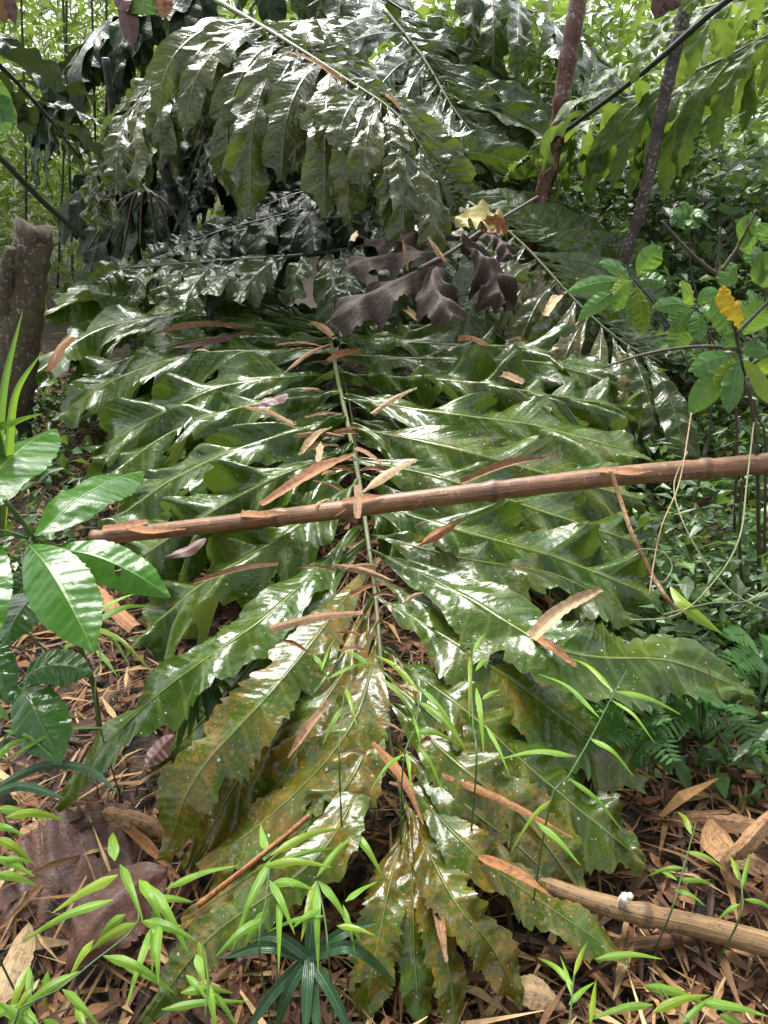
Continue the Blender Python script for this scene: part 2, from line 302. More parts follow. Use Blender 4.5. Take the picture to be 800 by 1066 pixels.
def blade(mid, up, W, n=40, m=6, fold=.25, wave=0., wn=3, lobes=0., lobn=4, sweep=.0, jag=0., env='palm', curl=0., quilt=0., qn=10, ripple=0., seed=0, roll=0., asym=0., tear=0.):
    """leaf surface along the midrib curve `mid`. W = half width (m). returns verts, faces, uvs"""
    rg = np.random.default_rng(seed)
    c = curve(mid, n); t = np.linspace(0, 1, n)
    s = np.r_[0, np.cumsum(np.linalg.norm(np.diff(c, axis=0), axis=1))]; L = s[-1]
    T = norm(np.gradient(c, axis=0)); up = norm(np.asarray(up, float))
    S = norm(np.cross(T, up)); N = np.cross(S, T)
    if roll:
        ra = roll*t if np.isscalar(roll) else np.interp(t, [0, 1], roll)
        S, N = S*np.cos(ra)[:, None] + N*np.sin(ra)[:, None], N*np.cos(ra)[:, None] - S*np.sin(ra)[:, None]
    def smooth(a, b, x):
        q = np.clip((x-a)/(b-a), 0, 1); return q*q*(3-2*q)
    if env == 'palm':   e = (.10 + .90*smooth(0, .42, t)) * (1 - .72*smooth(.74, 1.0, t)**1.2)
    elif env == 'ovate': e = np.sin(np.pi*np.clip(t, 0, 1)**.86)**.75 * (1-.25*smooth(.7, 1, t)); e[0] = .02; e[-1] = .015
    elif env == 'grass': e = smooth(-.06, .26, t)*(1-t)**.72*1.25 + .008
    elif env == 'strap': e = smooth(-.5, .3, t)*(1-t**3.2) + .012
    elif env == 'strip':
        q1 = (.55, .9, .25)[seed % 3]; e = (q1+(1-q1)*smooth(0, .3, t))*(1-(.25, .8, .55)[(seed//3) % 3]*smooth(.55, 1, t)); e = e*(1+.10*np.sin(t*9+seed)) + rg.normal(0, .05, n)*((t < .12) | (t > .86))
    sv = np.linspace(-1, 1, 2*m+1)
    V = np.zeros((n, 2*m+1, 3)); UV = np.zeros((n, 2*m+1, 2))
    tc = np.r_[s, s[-1]*1.25]; cc = np.vstack([c, c[-1]+T[-1]*L*.25])
    ph = {1: rg.uniform(0, 1), -1: rg.uniform(0, 1)}
    # irregular lobe clock
    clock = {}
    for sd in (1, -1):
        nl = lobn
        kn = np.sort(np.r_[0, (np.arange(1, nl)+rg.uniform(-.28, .28, nl-1))/nl, 1]) if nl > 1 else np.array([0, 1.])
        clock[sd] = np.interp(t, kn, np.arange(len(kn))) + .35*ph[sd]
    jn = {sd: np.interp(np.linspace(0, 1, n), np.linspace(0, 1, n), rg.uniform(-1, 1, n)) for sd in (1, -1)}
    dep = {sd: rg.uniform(.6, 1.15, 12) for sd in (1, -1)}
    g1 = rg.normal(size=(8, 5)); 
    for j, x in enumerate(sv):
        sd = 1 if x >= 0 else -1; a = abs(x)
        ck = clock[sd]; fr = ck % 1.0; k = np.minimum(ck.astype(int), 11)
        q_ = np.clip((1-fr)/.18, 0, 1); lob = np.where(fr < .82, 1-np.clip(1-fr/.82, 0, 1)**1.6, q_*q_*(3-2*q_))
        w = W*e*(1 + asym*sd)
        if lobes: w = w*(1 - lobes*dep[sd][k]*(1-lob)*smooth(.04, .3, t))
        if jag: w = w*(1 + jag*jn[sd]*(a**3)*smooth(.12, .4, t))
        wa = wave*np.sin(2*np.pi*(ck-.12)) * a**1.3
        h = -fold*a*w + curl*a*a*w + wa*W*e
        if quilt: h = h + quilt*np.abs(np.sin(np.pi*qn*t))*np.minimum(a*3, 1)*(1-.5*a)*W
        if ripple:
            for q in range(3):
                h = h + ripple*W*g1[q, 0]*np.sin(2*np.pi*((2.1+2.7*q+g1[q, 1]*.5)*t + g1[q, 2]*.35*x + g1[q, 3]))*min(1, a*2.2)
        sh = s + sweep*a*w
        base = np.stack([np.interp(sh, tc, cc[:, q]) for q in range(3)], 1)
        V[:, j] = base + S*(x*w*math.cos(fold*.5))[:, None] + N*h[:, None]
        UV[:, j, 0] = x; UV[:, j, 1] = s
    f = grid_faces(n, 2*m+1)
    if tear:   # eaten or torn away patches
        keep = np.ones(len(f), bool)
        for _ in range(int(tear)):
            ci = rg.integers(int(n*.25), int(n*.9)); cj = rg.integers(1, 2*m-1); rr_ = rg.uniform(.6, 1.6)
            ii, jj = np.divmod(np.arange(len(f)), 2*m)
            keep &= ((ii-ci)/1.3)**2 + (jj-cj)**2 > rr_**2
        f = f[keep]
    return V.reshape(-1, 3), f, UV.reshape(-1, 2)
def add_blade(name, mid, up, W, mat, parent=None, algae=0., **kw):
    v, f, uv = blade(mid, up, W, **kw)
    return link(name, v, f, mat, parent, uv, algae=algae)

# ------------------------------------------------------------------ fronds
TOCAM = np.array([0, -1., 0])
def leaflet(parent, mid, W, mat, up, algae=0., n=54, m=7, sd=0, **kw):
    a = dict(fold=.22, wave=.30, lobes=.34, lobn=5, sweep=.7, jag=.06, ripple=.06, env='palm', seed=sd)
    a.update(kw)
    return add_blade('leaflet', mid, up, W, mat, parent, algae, n=n, m=m, **a)

def auto_frond(label, rach, n, Lf, Wf, mat, rmat='rachis', r=(.016, .005), ang=(65, 40), droop=.5, lift=.1, sides=(1, -1), group=None, algae=0., upv=(0, 0, 1), seed=1,
               name='palm_frond', res=(34, 4), t0=.06, sidelen=(1., 1.), facecam=.0, tilt=0., tipmin=0., droop_s=None, **kw):
    """a frond whose leaflets grow from the rachis: ang = angle from rachis at base and tip, droop = how far they sag"""
    rg = np.random.default_rng(seed)
    c = curve(rach, 60); T = norm(np.gradient(c, axis=0))
    root = thing(name, label, 'palm frond', c[0], group)
    add_tube('rachis', rach, r[0], r[1], rmat, root, n=28, m=8)
    up = norm(np.array(upv, float))
    for i in range(n):
        for sd in sides:
            t = t0 + (1-t0)*(i + (.0 if sd > 0 else .4))/n
            k = min(59, int(t*59)); p = c[k]; tg = T[k]
            S = norm(np.cross(tg, up)); U = np.cross(S, tg)
            a = R(ang[0] + (ang[1]-ang[0])*t + rg.uniform(-15, 15))
            prof = max(tipmin, math.sin(math.pi*min(1, .28 + .66*t))**.7)
            L = Lf*prof*rg.uniform(.72, 1.18)*(sidelen[0] if sd > 0 else sidelen[1])
            d = tg*math.cos(a) + S*sd*math.sin(a)
            d = norm(d + U*lift*rg.uniform(.4, 1.4) + np.array([0, 0, tilt]))
            g = np.array([0, 0, -1.])
            dr = (droop if droop_s is None or sd > 0 else droop_s)*rg.uniform(.55, 1.4)
            mid = [p, p+d*L*.33+g*L*dr*.07, p+d*L*.66*(1-.05*dr)+g*L*dr*.33, p+d*L*(1-.28*dr)+g*L*dr*.75]
            uu = U + TOCAM*facecam + rg.normal(size=3)*.28
            kk = dict(roll=(rg.uniform(-.2,.2), rg.uniform(-.7,.7)), lobn=int(rg.integers(2, 5)), wave=rg.uniform(.15,.42), lobes=rg.uniform(.3,.56)); kk.update(kw)
            leaflet(root, mid, Wf*(.75+.35*prof)*rg.uniform(.85, 1.15), mat, uu, algae*rg.uniform(.6, 1.2)*(1 if droop_s is None or sd > 0 else .12), n=res[0], m=res[1], sd=int(rg.integers(1e6)), **kk)
    return root

# ---- main fallen frond: rachis and leaflets placed one by one
RA = [(338,330,.62),(346,362,.60),(352,395,.575),(362,440,.54),(374,500,.50),(383,560,.455),(391,620,.41),(397,690,.36),(404,760,.30),(414,810,.26),(424,850,.225)]
rp = [Z(x, y, z) for x, y, z in RA]
main = thing('palm_frond', 'huge wet frond lying full length toward the viewer, near leaflets browned by algae', 'palm frond', rp[0])
add_tube('rachis', rp, .0115, .005, 'rachis', main, n=60, m=10)
def rz(y): return float(np.interp(y, [a[1] for a in RA], [a[2] for a in RA]))
#        points in the photo (base, on the way, tip), tip height, half width, algae
LEFT = [
 ([(333,328),(230,287),(105,280)], .62, .115, .05), ([(336,337),(215,303),(62,306)], .52, .12, .05), ([(340,346),(205,328),(105,342),(28,395)], .40, .125, .1),
 ([(331,327),(220,291),(120,298),(48,328)], .48, .125, .05), ([(338,342),(240,318),(140,332),(48,376)], .38, .125, .05), ([(343,356),(230,350),(130,374),(68,412)], .30, .125, .1),
 ([(346,366),(216,366),(130,390),(58,432)], .38, .125, .1), ([(350,388),(240,400),(165,432),(95,470)], .34, .12, .1), ([(355,410),(270,419),(179,449),(100,505)], .30, .13, .12),
 ([(361,436),(270,459),(189,493),(112,545)], .28, .125, .15), ([(367,466),(280,500),(200,545),(128,592)], .24, .115, .15), ([(373,500),(290,560),(212,606),(140,668)], .20, .115, .12),
 ([(379,545),(283,636),(176,713),(100,785),(62,838)], .10, .088, .22), ([(386,588),(300,700),(206,806),(172,895)], .13, .085, .72), ([(381,562),(295,650),(225,735),(158,802)], .05, .075, .35), ([(394,645),(332,740),(290,818),(246,884)], .05, .07, .7),
 ([(391,622),(338,708),(262,790),(196,905)], .09, .085, .9),
 ([(395,662),(368,751),(300,832),(208,905)], .12, .085, .8), ([(401,715),(368,807),(300,880),(190,960)], .08, .07, .95), ([(404,745),(340,880),(220,975),(150,1066)], .07, .055, .6)]
RIGHT = [
 ([(347,336),(430,338),(520,340),(600,352)], .60, .115, .25), ([(348,352),(450,357),(540,361),(615,378)], .56, .12, .25), ([(350,368),(470,374),(558,376),(640,398)], .52, .12, .3),
 ([(352,388),(490,397),(562,409),(662,424)], .47, .125, .3), ([(357,414),(467,430),(560,443),(672,474)], .41, .13, .32), ([(363,444),(467,465),(560,490),(668,520)], .36, .125, .35),
 ([(370,478),(460,497),(560,530),(668,566)], .31, .12, .3), ([(377,520),(480,552),(580,580),(685,622)], .27, .115, .25), ([(384,556),(480,580),(585,600),(664,648)], .27, .10, .35),
 ([(387,572),(480,618),(587,677),(699,688),(784,722)], .30, .098, .25), ([(390,600),(480,652),(560,716),(648,762)], .10, .085, .4), ([(400,700),(480,770),(560,830),(640,858)], .06, .08, .45), ([(408,770),(490,842),(550,890),(622,968)], .05, .07, .5),
 ([(393,620),(489,678),(580,742),(672,815)], .15, .10, .4), ([(398,676),(487,741),(560,806),(668,895)], .11, .088, .4),
 ([(404,730),(487,804),(545,850),(606,930)], .12, .085, .45), ([(413,802),(487,881),(540,922),(655,1000)], .10, .072, .5), ([(420,832),(470,932),(512,985),(545,1045)], .08, .062, .6)]
TERM = [([(424,848),(404,930),(388,1010),(380,1062)], .07, .060, .95), ([(424,850),(430,930),(432,1000),(440,1075)], .06, .045, .45), ([(424,850),(446,930),(468,1010),(476,1080)], .06, .05, .5)]
k = 0
for side, LS in ((-1, LEFT), (1, RIGHT), (0, TERM)):
    for pts, zt, W, al in LS:
        k += 1
        zb = rz(pts[0][1]); n_ = len(pts)
        mid = []
        for i, (x, y) in enumerate(pts):
            q = i/(n_-1)
            z = zb + (zt-zb)*q**1.3 + .055*math.sin(math.pi*min(1, q*1.15))*(1 if side else .5)
            mid.append(Z(x, y, z))
        far = pts[0][1] < 540
        rs = np.random.default_rng(500+k)
        up = np.array([rs.uniform(-.18,.18), (-.36 if far else -.12)+rs.uniform(-.16,.1), 1.]) + np.array([.10*side*(-1), 0, 0])
        o = leaflet(main, mid, W*(1.60 if far else (.98 if side < 0 else (1.24 if pts[0][1] < 700 else (.95 if pts[0][1] < 800 else .78)))), 'frond', up, min(.78, al*(1.0 if side < 0 else 1.3)+.10), n=96, m=11, sd=100+k, wave=rs.uniform(.24,.42) if far else rs.uniform(.14,.24), lobes=.38 if far else (.34 if pts[0][1] < 800 else .22), lobn=4, jag=.14,
                    fold=rs.uniform(.2,.45) if far else .2, sweep=.85 if far else .5, ripple=.10 if far else .06, tear=(k % 3 == 0)*1+(k == 10)*1, roll=(rs.uniform(-.12,.12), rs.uniform(-.38,.38)))

# ---- the other fronds of the clump
auto_frond('green frond mostly hidden under the big fallen one, ragged leaflets showing either side', [Z(350,318,.50),Z(352,345,.47),Z(358,390,.42),Z(366,430,.37),Z(374,490,.32),Z(380,540,.26)],
           15, 1.35, .14, 'frond', ang=(82,45), droop=.16, lift=.02, algae=.25, seed=21, res=(70,8), wave=.35, lobes=.38, lobn=4, sweep=.8, facecam=.3, sidelen=(1.,1.), r=(.008,.004))
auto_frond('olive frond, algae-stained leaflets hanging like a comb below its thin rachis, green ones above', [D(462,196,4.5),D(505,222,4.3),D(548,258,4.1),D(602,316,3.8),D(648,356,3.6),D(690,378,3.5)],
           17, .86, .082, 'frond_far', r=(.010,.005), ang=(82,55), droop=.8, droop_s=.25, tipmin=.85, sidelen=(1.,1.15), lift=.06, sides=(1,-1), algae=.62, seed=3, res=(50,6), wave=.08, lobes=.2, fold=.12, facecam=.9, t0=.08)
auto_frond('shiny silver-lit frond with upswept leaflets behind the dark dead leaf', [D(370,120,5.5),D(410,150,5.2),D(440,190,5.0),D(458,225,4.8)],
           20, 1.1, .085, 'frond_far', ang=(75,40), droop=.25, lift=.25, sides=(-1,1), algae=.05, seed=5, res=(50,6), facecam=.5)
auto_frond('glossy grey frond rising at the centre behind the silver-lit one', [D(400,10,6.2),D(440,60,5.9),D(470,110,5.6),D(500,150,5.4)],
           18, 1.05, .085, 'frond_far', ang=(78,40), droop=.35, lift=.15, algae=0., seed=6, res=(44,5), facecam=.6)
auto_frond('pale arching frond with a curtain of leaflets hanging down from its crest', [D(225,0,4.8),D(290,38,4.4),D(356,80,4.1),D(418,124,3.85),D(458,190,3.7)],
           25, .76, .085, 'frond_sheen', r=(.014,.005), ang=(80,45), droop=.85, lift=.05, algae=.25, seed=7, res=(50,6), facecam=.75, sidelen=(1., .8), t0=.2)
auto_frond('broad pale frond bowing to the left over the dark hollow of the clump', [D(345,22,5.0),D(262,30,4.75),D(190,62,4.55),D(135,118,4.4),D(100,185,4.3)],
           25, .66, .078, 'frond_sheen', r=(.014,.005), ang=(75,40), droop=.72, lift=.1, algae=.2, seed=8, res=(50,6), facecam=.75)
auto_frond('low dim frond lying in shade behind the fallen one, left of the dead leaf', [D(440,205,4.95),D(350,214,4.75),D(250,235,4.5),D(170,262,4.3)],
           22, .72, .08, 'frond_shade', 'rachis_dark', ang=(75,40), droop=.55, lift=.1, algae=.0, seed=9, res=(44,5), facecam=.8)
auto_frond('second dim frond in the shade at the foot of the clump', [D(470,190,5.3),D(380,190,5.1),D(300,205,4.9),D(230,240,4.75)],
           20, .75, .08, 'frond_shade', 'rachis_dark', ang=(75,40), droop=.6, lift=.1, algae=.0, seed=10, res=(44,5), facecam=.8)
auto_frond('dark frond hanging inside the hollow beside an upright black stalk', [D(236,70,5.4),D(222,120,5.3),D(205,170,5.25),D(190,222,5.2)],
           11, .5, .055, 'frond_shade', 'rachis_dark', r=(.022,.012), ang=(85,70), droop=.35, lift=.0, sides=(1,-1), algae=0., seed=11, res=(30,4), facecam=.8)
auto_frond('yellow-green frond back-lit at upper right, leaflets hanging from its thin stalk', [D(835,18,4.4),D(760,58,4.6),D(690,90,4.8),D(598,135,5.2),D(560,158,5.4)],
           15, .55, .055, 'frond_lit', ang=(70,50), droop=.95, lift=-.1, algae=0., seed=12, res=(34,4), facecam=.6, r=(.012,.006))
auto_frond('dark thick-stalked frond with torn hanging leaflets between the two leaning stems', [D(800,-30,4.0),D(745,10,4.15),D(670,75,4.45),D(590,135,4.8),D(530,178,5.0)],
           7, .42, .05, 'frond_lit', 'rachis_dark', ang=(80,60), droop=.8, lift=.35, algae=0., seed=13, r=(.017,.013), res=(34,4), facecam=.5)
auto_frond('fine feathery dark green frond low between the two leaning stems', [D(520,95,6.3),D(570,118,6.0),D(625,145,5.8),D(675,185,5.6)],
           20, .42, .03, 'frond_far', ang=(80,60), droop=.6, lift=0, algae=0., seed=14, res=(24,3), facecam=.7, lobes=.15)
auto_frond('grey glossy frond low at the right edge behind the herbs', [D(850,165,5.6),D(780,178,5.5),D(720,195,5.4),D(665,225,5.2)],
           12, .62, .06, 'frond_far', ang=(75,45), droop=.7, lift=.1, algae=0., seed=15, res=(34,4), facecam=.7)
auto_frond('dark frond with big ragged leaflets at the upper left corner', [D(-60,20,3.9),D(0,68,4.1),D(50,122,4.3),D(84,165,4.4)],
           7, .42, .06, 'frond_shade', 'rachis_dark', ang=(80,55), droop=.45, lift=.3, algae=0., seed=16, res=(40,5), facecam=.6, r=(.014,.008))
auto_frond('olive frond at the top of the right edge with short lobed leaflets', [D(860,-40,4.6),D(800,-10,4.7),D(735,8,4.9),D(690,20,5.1)],
           8, .42, .05, 'frond_lit', ang=(75,50), droop=.95, lift=-.1, algae=0., seed=17, res=(34,4), facecam=.5)
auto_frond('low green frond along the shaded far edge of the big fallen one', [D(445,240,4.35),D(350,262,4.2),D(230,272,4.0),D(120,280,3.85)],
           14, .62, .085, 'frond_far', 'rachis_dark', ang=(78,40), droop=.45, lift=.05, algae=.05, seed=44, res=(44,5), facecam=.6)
BACKF = [  # the dim and blackish fronds in the hollow are added to darken it
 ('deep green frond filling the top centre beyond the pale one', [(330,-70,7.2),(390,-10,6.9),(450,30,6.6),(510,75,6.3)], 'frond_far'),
 ('dark frond high behind the crest of the pale arching frond', [(340,-60,6.6),(250,-40,6.4),(160,-5,6.2),(90,60,6.0)], 'frond_shade'),
 ('dim frond added to darken the clump behind the black stalk', [(340,60,6.2),(290,90,6.0),(230,140,5.9),(180,200,5.8)], 'frond_shade'),
 ('blackish frond added to darken the back of the hollow, right of the stalk', [(240,80,6.4),(300,110,6.2),(350,150,6.0),(400,200,5.9)], 'frond_shade'),
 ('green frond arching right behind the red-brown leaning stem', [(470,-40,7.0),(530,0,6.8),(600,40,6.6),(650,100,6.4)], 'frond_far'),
 ('blackish frond added low in the hollow to darken its left end', [(290,150,5.9),(230,165,5.8),(170,190,5.7),(110,230,5.6)], 'frond_shade'),
 ('blackish frond added low in the hollow to darken it above the flower stalk', [(250,110,6.3),(200,125,6.2),(150,150,6.1),(95,180,6.0)], 'frond_shade'),
 ('dark frond drooping at the upper left beside the thicket', [(220,-40,6.2),(150,0,6.0),(90,50,5.9),(50,120,5.8)], 'frond_shade')]
for i, (lb, rr_, mt) in enumerate(BACKF):
    auto_frond(lb, [D(*p) for p in rr_], 12, 1.0, .10, mt, 'rachis_dark', ang=(75,42), droop=.65, lift=.1, algae=0., seed=30+i, res=(34,4), facecam=.6, group='fronds at the back of the clump')

# ------------------------------------------------------------------ poles, stems, stump
def ground_h(x, y): return .03*np.sin(x*1.7+1)*np.cos(y*1.3) + .02*np.sin(x*4.1+y*3.3)
p = [Z(98,560,.40), Z(200,549,.47), Z(330,534,.56), Z(430,521,.60), Z(640,496,.64), Z(760,486,.66), Z(880,474,.68)]
t_ = thing('bamboo_pole', 'long straight reddish brown pole lying across the big fallen frond', 'pole', p[0])
add_tube('culm', p, .023, .031, 'log', t_, n=150, m=16, rings=.62, rough=.012)
pc = curve(p, 60)
for (a, lab, ln, dr) in ((3, 0, .22, -.03), (1, 0, .15, .02), (13, 0, .16, -.01), (21, 0, .12, .01), (40, 0, .14, -.02)):
    q = pc[a]; d = norm(pc[a+3]-pc[a])
    add_blade('bark_flake', [q+np.array([0,-.01,.03]), q+d*ln*.5+np.array([0,-.035+dr,.035]), q+d*ln+np.array([0,-.02+dr*1.5,.03])], (0,-.4,1), .014, 'strip_orange', t_, 0., n=14, m=2, env='strip', fold=-.3, seed=a)
p = [Z(470,868,.16), Z(560,918,.13), Z(640,945,.115), Z(730,965,.10), Z(860,1000,.09)]
t_ = thing('bamboo_pole', 'tan mottled pole coming in from the lower right, its left end under the frond tip', 'pole', p[0])
add_tube('culm', p, .018, .025, 'log_tan', t_, n=90, m=16, rings=.42, rough=.012)
p = [Z(560,1000,.03), Z(660,985,.04), Z(760,970,.05)]
tag(add_tube('fallen_stick', p, .013, .016, 'log', None, n=40, m=10, rough=.05), 'short brown stick half buried in litter below the tan pole', 'stick')

def stem(label, pts, r0, r1, mat, name='leaning_sapling', rings=.16, cat='stem', group=None):
    t = thing(name, label, cat, pts[0], group); add_tube('trunk', pts, r0, r1, mat, t, n=70, m=12, rings=rings, rough=.02); return t
stem('red-brown spotted stem leaning at top centre-right, ringed with scars', [D(530,400,4.9), D(556,240,4.9), D(576,160,4.9), D(592,60,4.9), D(606,-20,4.9), D(640,-200,4.9)], .045, .050, 'trunk', rings=.11)
stem('thinner dark stem with pale lichen spots, leaning right of the red-brown one', [D(604,430,4.4), D(640,300,4.4), D(668,215,4.4), D(690,110,4.4), D(716,0,4.4), D(760,-180,4.4)], .028, .036, 'trunk_dark')
stem('slim bare green-black stalk slanting down to the stump from the left edge', [D(-40,128,3.6), D(0,164,3.75), D(45,210,3.95), D(88,248,4.1)], .014, .014, 'rachis_dark', name='palm_stalk', rings=None, cat='stalk')
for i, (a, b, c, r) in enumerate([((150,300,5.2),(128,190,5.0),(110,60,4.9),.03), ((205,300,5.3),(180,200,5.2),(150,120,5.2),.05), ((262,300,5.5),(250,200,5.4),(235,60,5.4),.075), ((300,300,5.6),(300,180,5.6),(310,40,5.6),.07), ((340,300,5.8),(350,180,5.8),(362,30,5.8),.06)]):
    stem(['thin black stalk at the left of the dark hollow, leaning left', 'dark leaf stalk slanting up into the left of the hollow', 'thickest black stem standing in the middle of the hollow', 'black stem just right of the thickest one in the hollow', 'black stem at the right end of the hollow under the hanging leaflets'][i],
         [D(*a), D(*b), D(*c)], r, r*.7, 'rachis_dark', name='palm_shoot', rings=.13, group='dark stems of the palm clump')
# flower stalks in the hollow
t_ = thing('flower_stalk', 'branched brown flower stalk hanging low at the left of the clump', 'flower stalk', D(150,180,4.9))
for i in range(7):
    x0, x1 = 150+i*4, 92+i*18
    add_tube('branch', [D(150,195,4.9), D((150+x1)/2, 205+abs(i-3)*3, 4.85), D(x1, 262+random.uniform(-8,8), 4.8)], .008, .006, 'twig', t_, n=30, m=6, rings=.03, rough=.12)
# canes in the thicket
for i, (x0, x1, d, r) in enumerate([(106,110,6.4,.016),(133,140,6.6,.02),(100,92,6.2,.014),(60,70,6.8,.016),(76,60,7.2,.018),(28,18,6.4,.016)]):
    stem('thin dark cane standing in the bright thicket left of the clump', [D(x0,300,d), D((x0+x1)/2+3,120,d), D(x1,-120,d)], r*.6, r*.5, 'rachis_dark', name='bamboo_cane', rings=.35, cat='cane', group='thin canes in the bright thicket')
# stump
ps = [D(2,486,3.6), D(8,420,3.6), D(20,340,3.6), D(31,275,3.6), D(37,236,3.6)]
st = thing('tree_stump', 'rough mossy brown stump at the left edge with a broken top', 'stump', ps[0])
v, f, uv = tube(ps, .135, .075, n=40, m=22, rough=.035)
nv = 40*22
for i in range(22): v[39*22+i] += np.array([0, 0, .02*math.sin(i*.57)+random.uniform(-.012, .012)])
v += .006*np.sin(v[:, [2, 0, 1]]*70+v[:, [1, 2, 0]]*41)
link('trunk', v, f, 'stump', st, uv)
add_tube('broken_branch', [D(6,330,3.55), D(6,290,3.5), D(12,258,3.48)], .04, .022, 'stump', st, n=16, m=10, rough=.08)
# fungus on the tan pole
fq = Z(648,935,.155)
fg = thing('bracket_fungus', 'small white fungus growing on the tan pole', 'fungus', fq)
for k_, (dx, dz, r_) in enumerate(((0,0,.011),(.008,.006,.007))):
    v, f, uv = tube([fq+np.array([dx,0,dz-.02]), fq+np.array([dx,-.004,dz]), fq+np.array([dx+.004,-.008,dz+.012])], r_*.5, r_, n=10, m=14, rough=.06)
    link('cap', v, f, 'fungus', fg, uv)

# ------------------------------------------------------------------ dead leaves
q0 = D(470,268,3.55)
dead = thing('dead_leaf', 'dark brown dead lobed leaf slumped on the frond at the centre', 'dead leaf', q0)
hub = D(452,262,3.5)
def dl(pts, W, sd, **kw):
    a = dict(n=56, m=7, fold=.75, wave=.40, lobes=.42, lobn=3, sweep=.6, jag=.08, ripple=.16, seed=sd); a.update(kw)
    return add_blade('lobe', pts, (0, -.35, 1), W, 'deadpalm', dead, 0., **a)
dl([D(470,262,3.52), D(430,262,3.45), D(385,268,3.4), D(356,282,3.36)], .075, 1)
dl([D(462,268,3.5), D(425,285,3.36), D(385,305,3.25), D(343,334,3.15)], .115, 2, lobes=.45)
dl([D(462,265,3.5), D(450,285,3.36), D(460,310,3.24), D(470,330,3.16)], .11, 3, lobes=.4)
dl([D(480,255,3.55), D(500,262,3.45), D(515,285,3.34), D(524,316,3.24)], .10, 4)
dl([D(480,248,3.6), D(450,240,3.58), D(415,244,3.5), D(380,252,3.46)], .06, 5)
dl([D(490,240,3.62), D(470,230,3.68), D(440,228,3.7)], .05, 6)
dl([D(485,250,3.6), D(515,245,3.55), D(535,268,3.45)], .055, 7)
add_tube('stalk', [D(436,280,3.36), D(470,262,3.5), D(505,238,3.62), D(560,205,3.9)], .010, .007, 'twig', dead, n=24, m=8)
yl = thing('dead_leaf', 'curled yellow and brown leaf on top of the dark dead leaf', 'dead leaf', D(500,240,3.48))
add_blade('leaf_blade', [D(474,236,3.5), D(490,228,3.5), D(512,232,3.45), D(528,246,3.42)], (0,-.8,1), .06, 'yellowdry', yl, 0., n=30, m=6, env='ovate', fold=-.4, wave=.4, wn=3, lobn=3, ripple=.15, seed=4, jag=.1)
add_blade('curled_flap', [D(500,238,3.44), D(515,236,3.42), D(530,242,3.42)], (0,-1,.6), .04, 'strip_orange', yl, 0., n=20, m=4, env='ovate', fold=-.7, ripple=.2, seed=5)

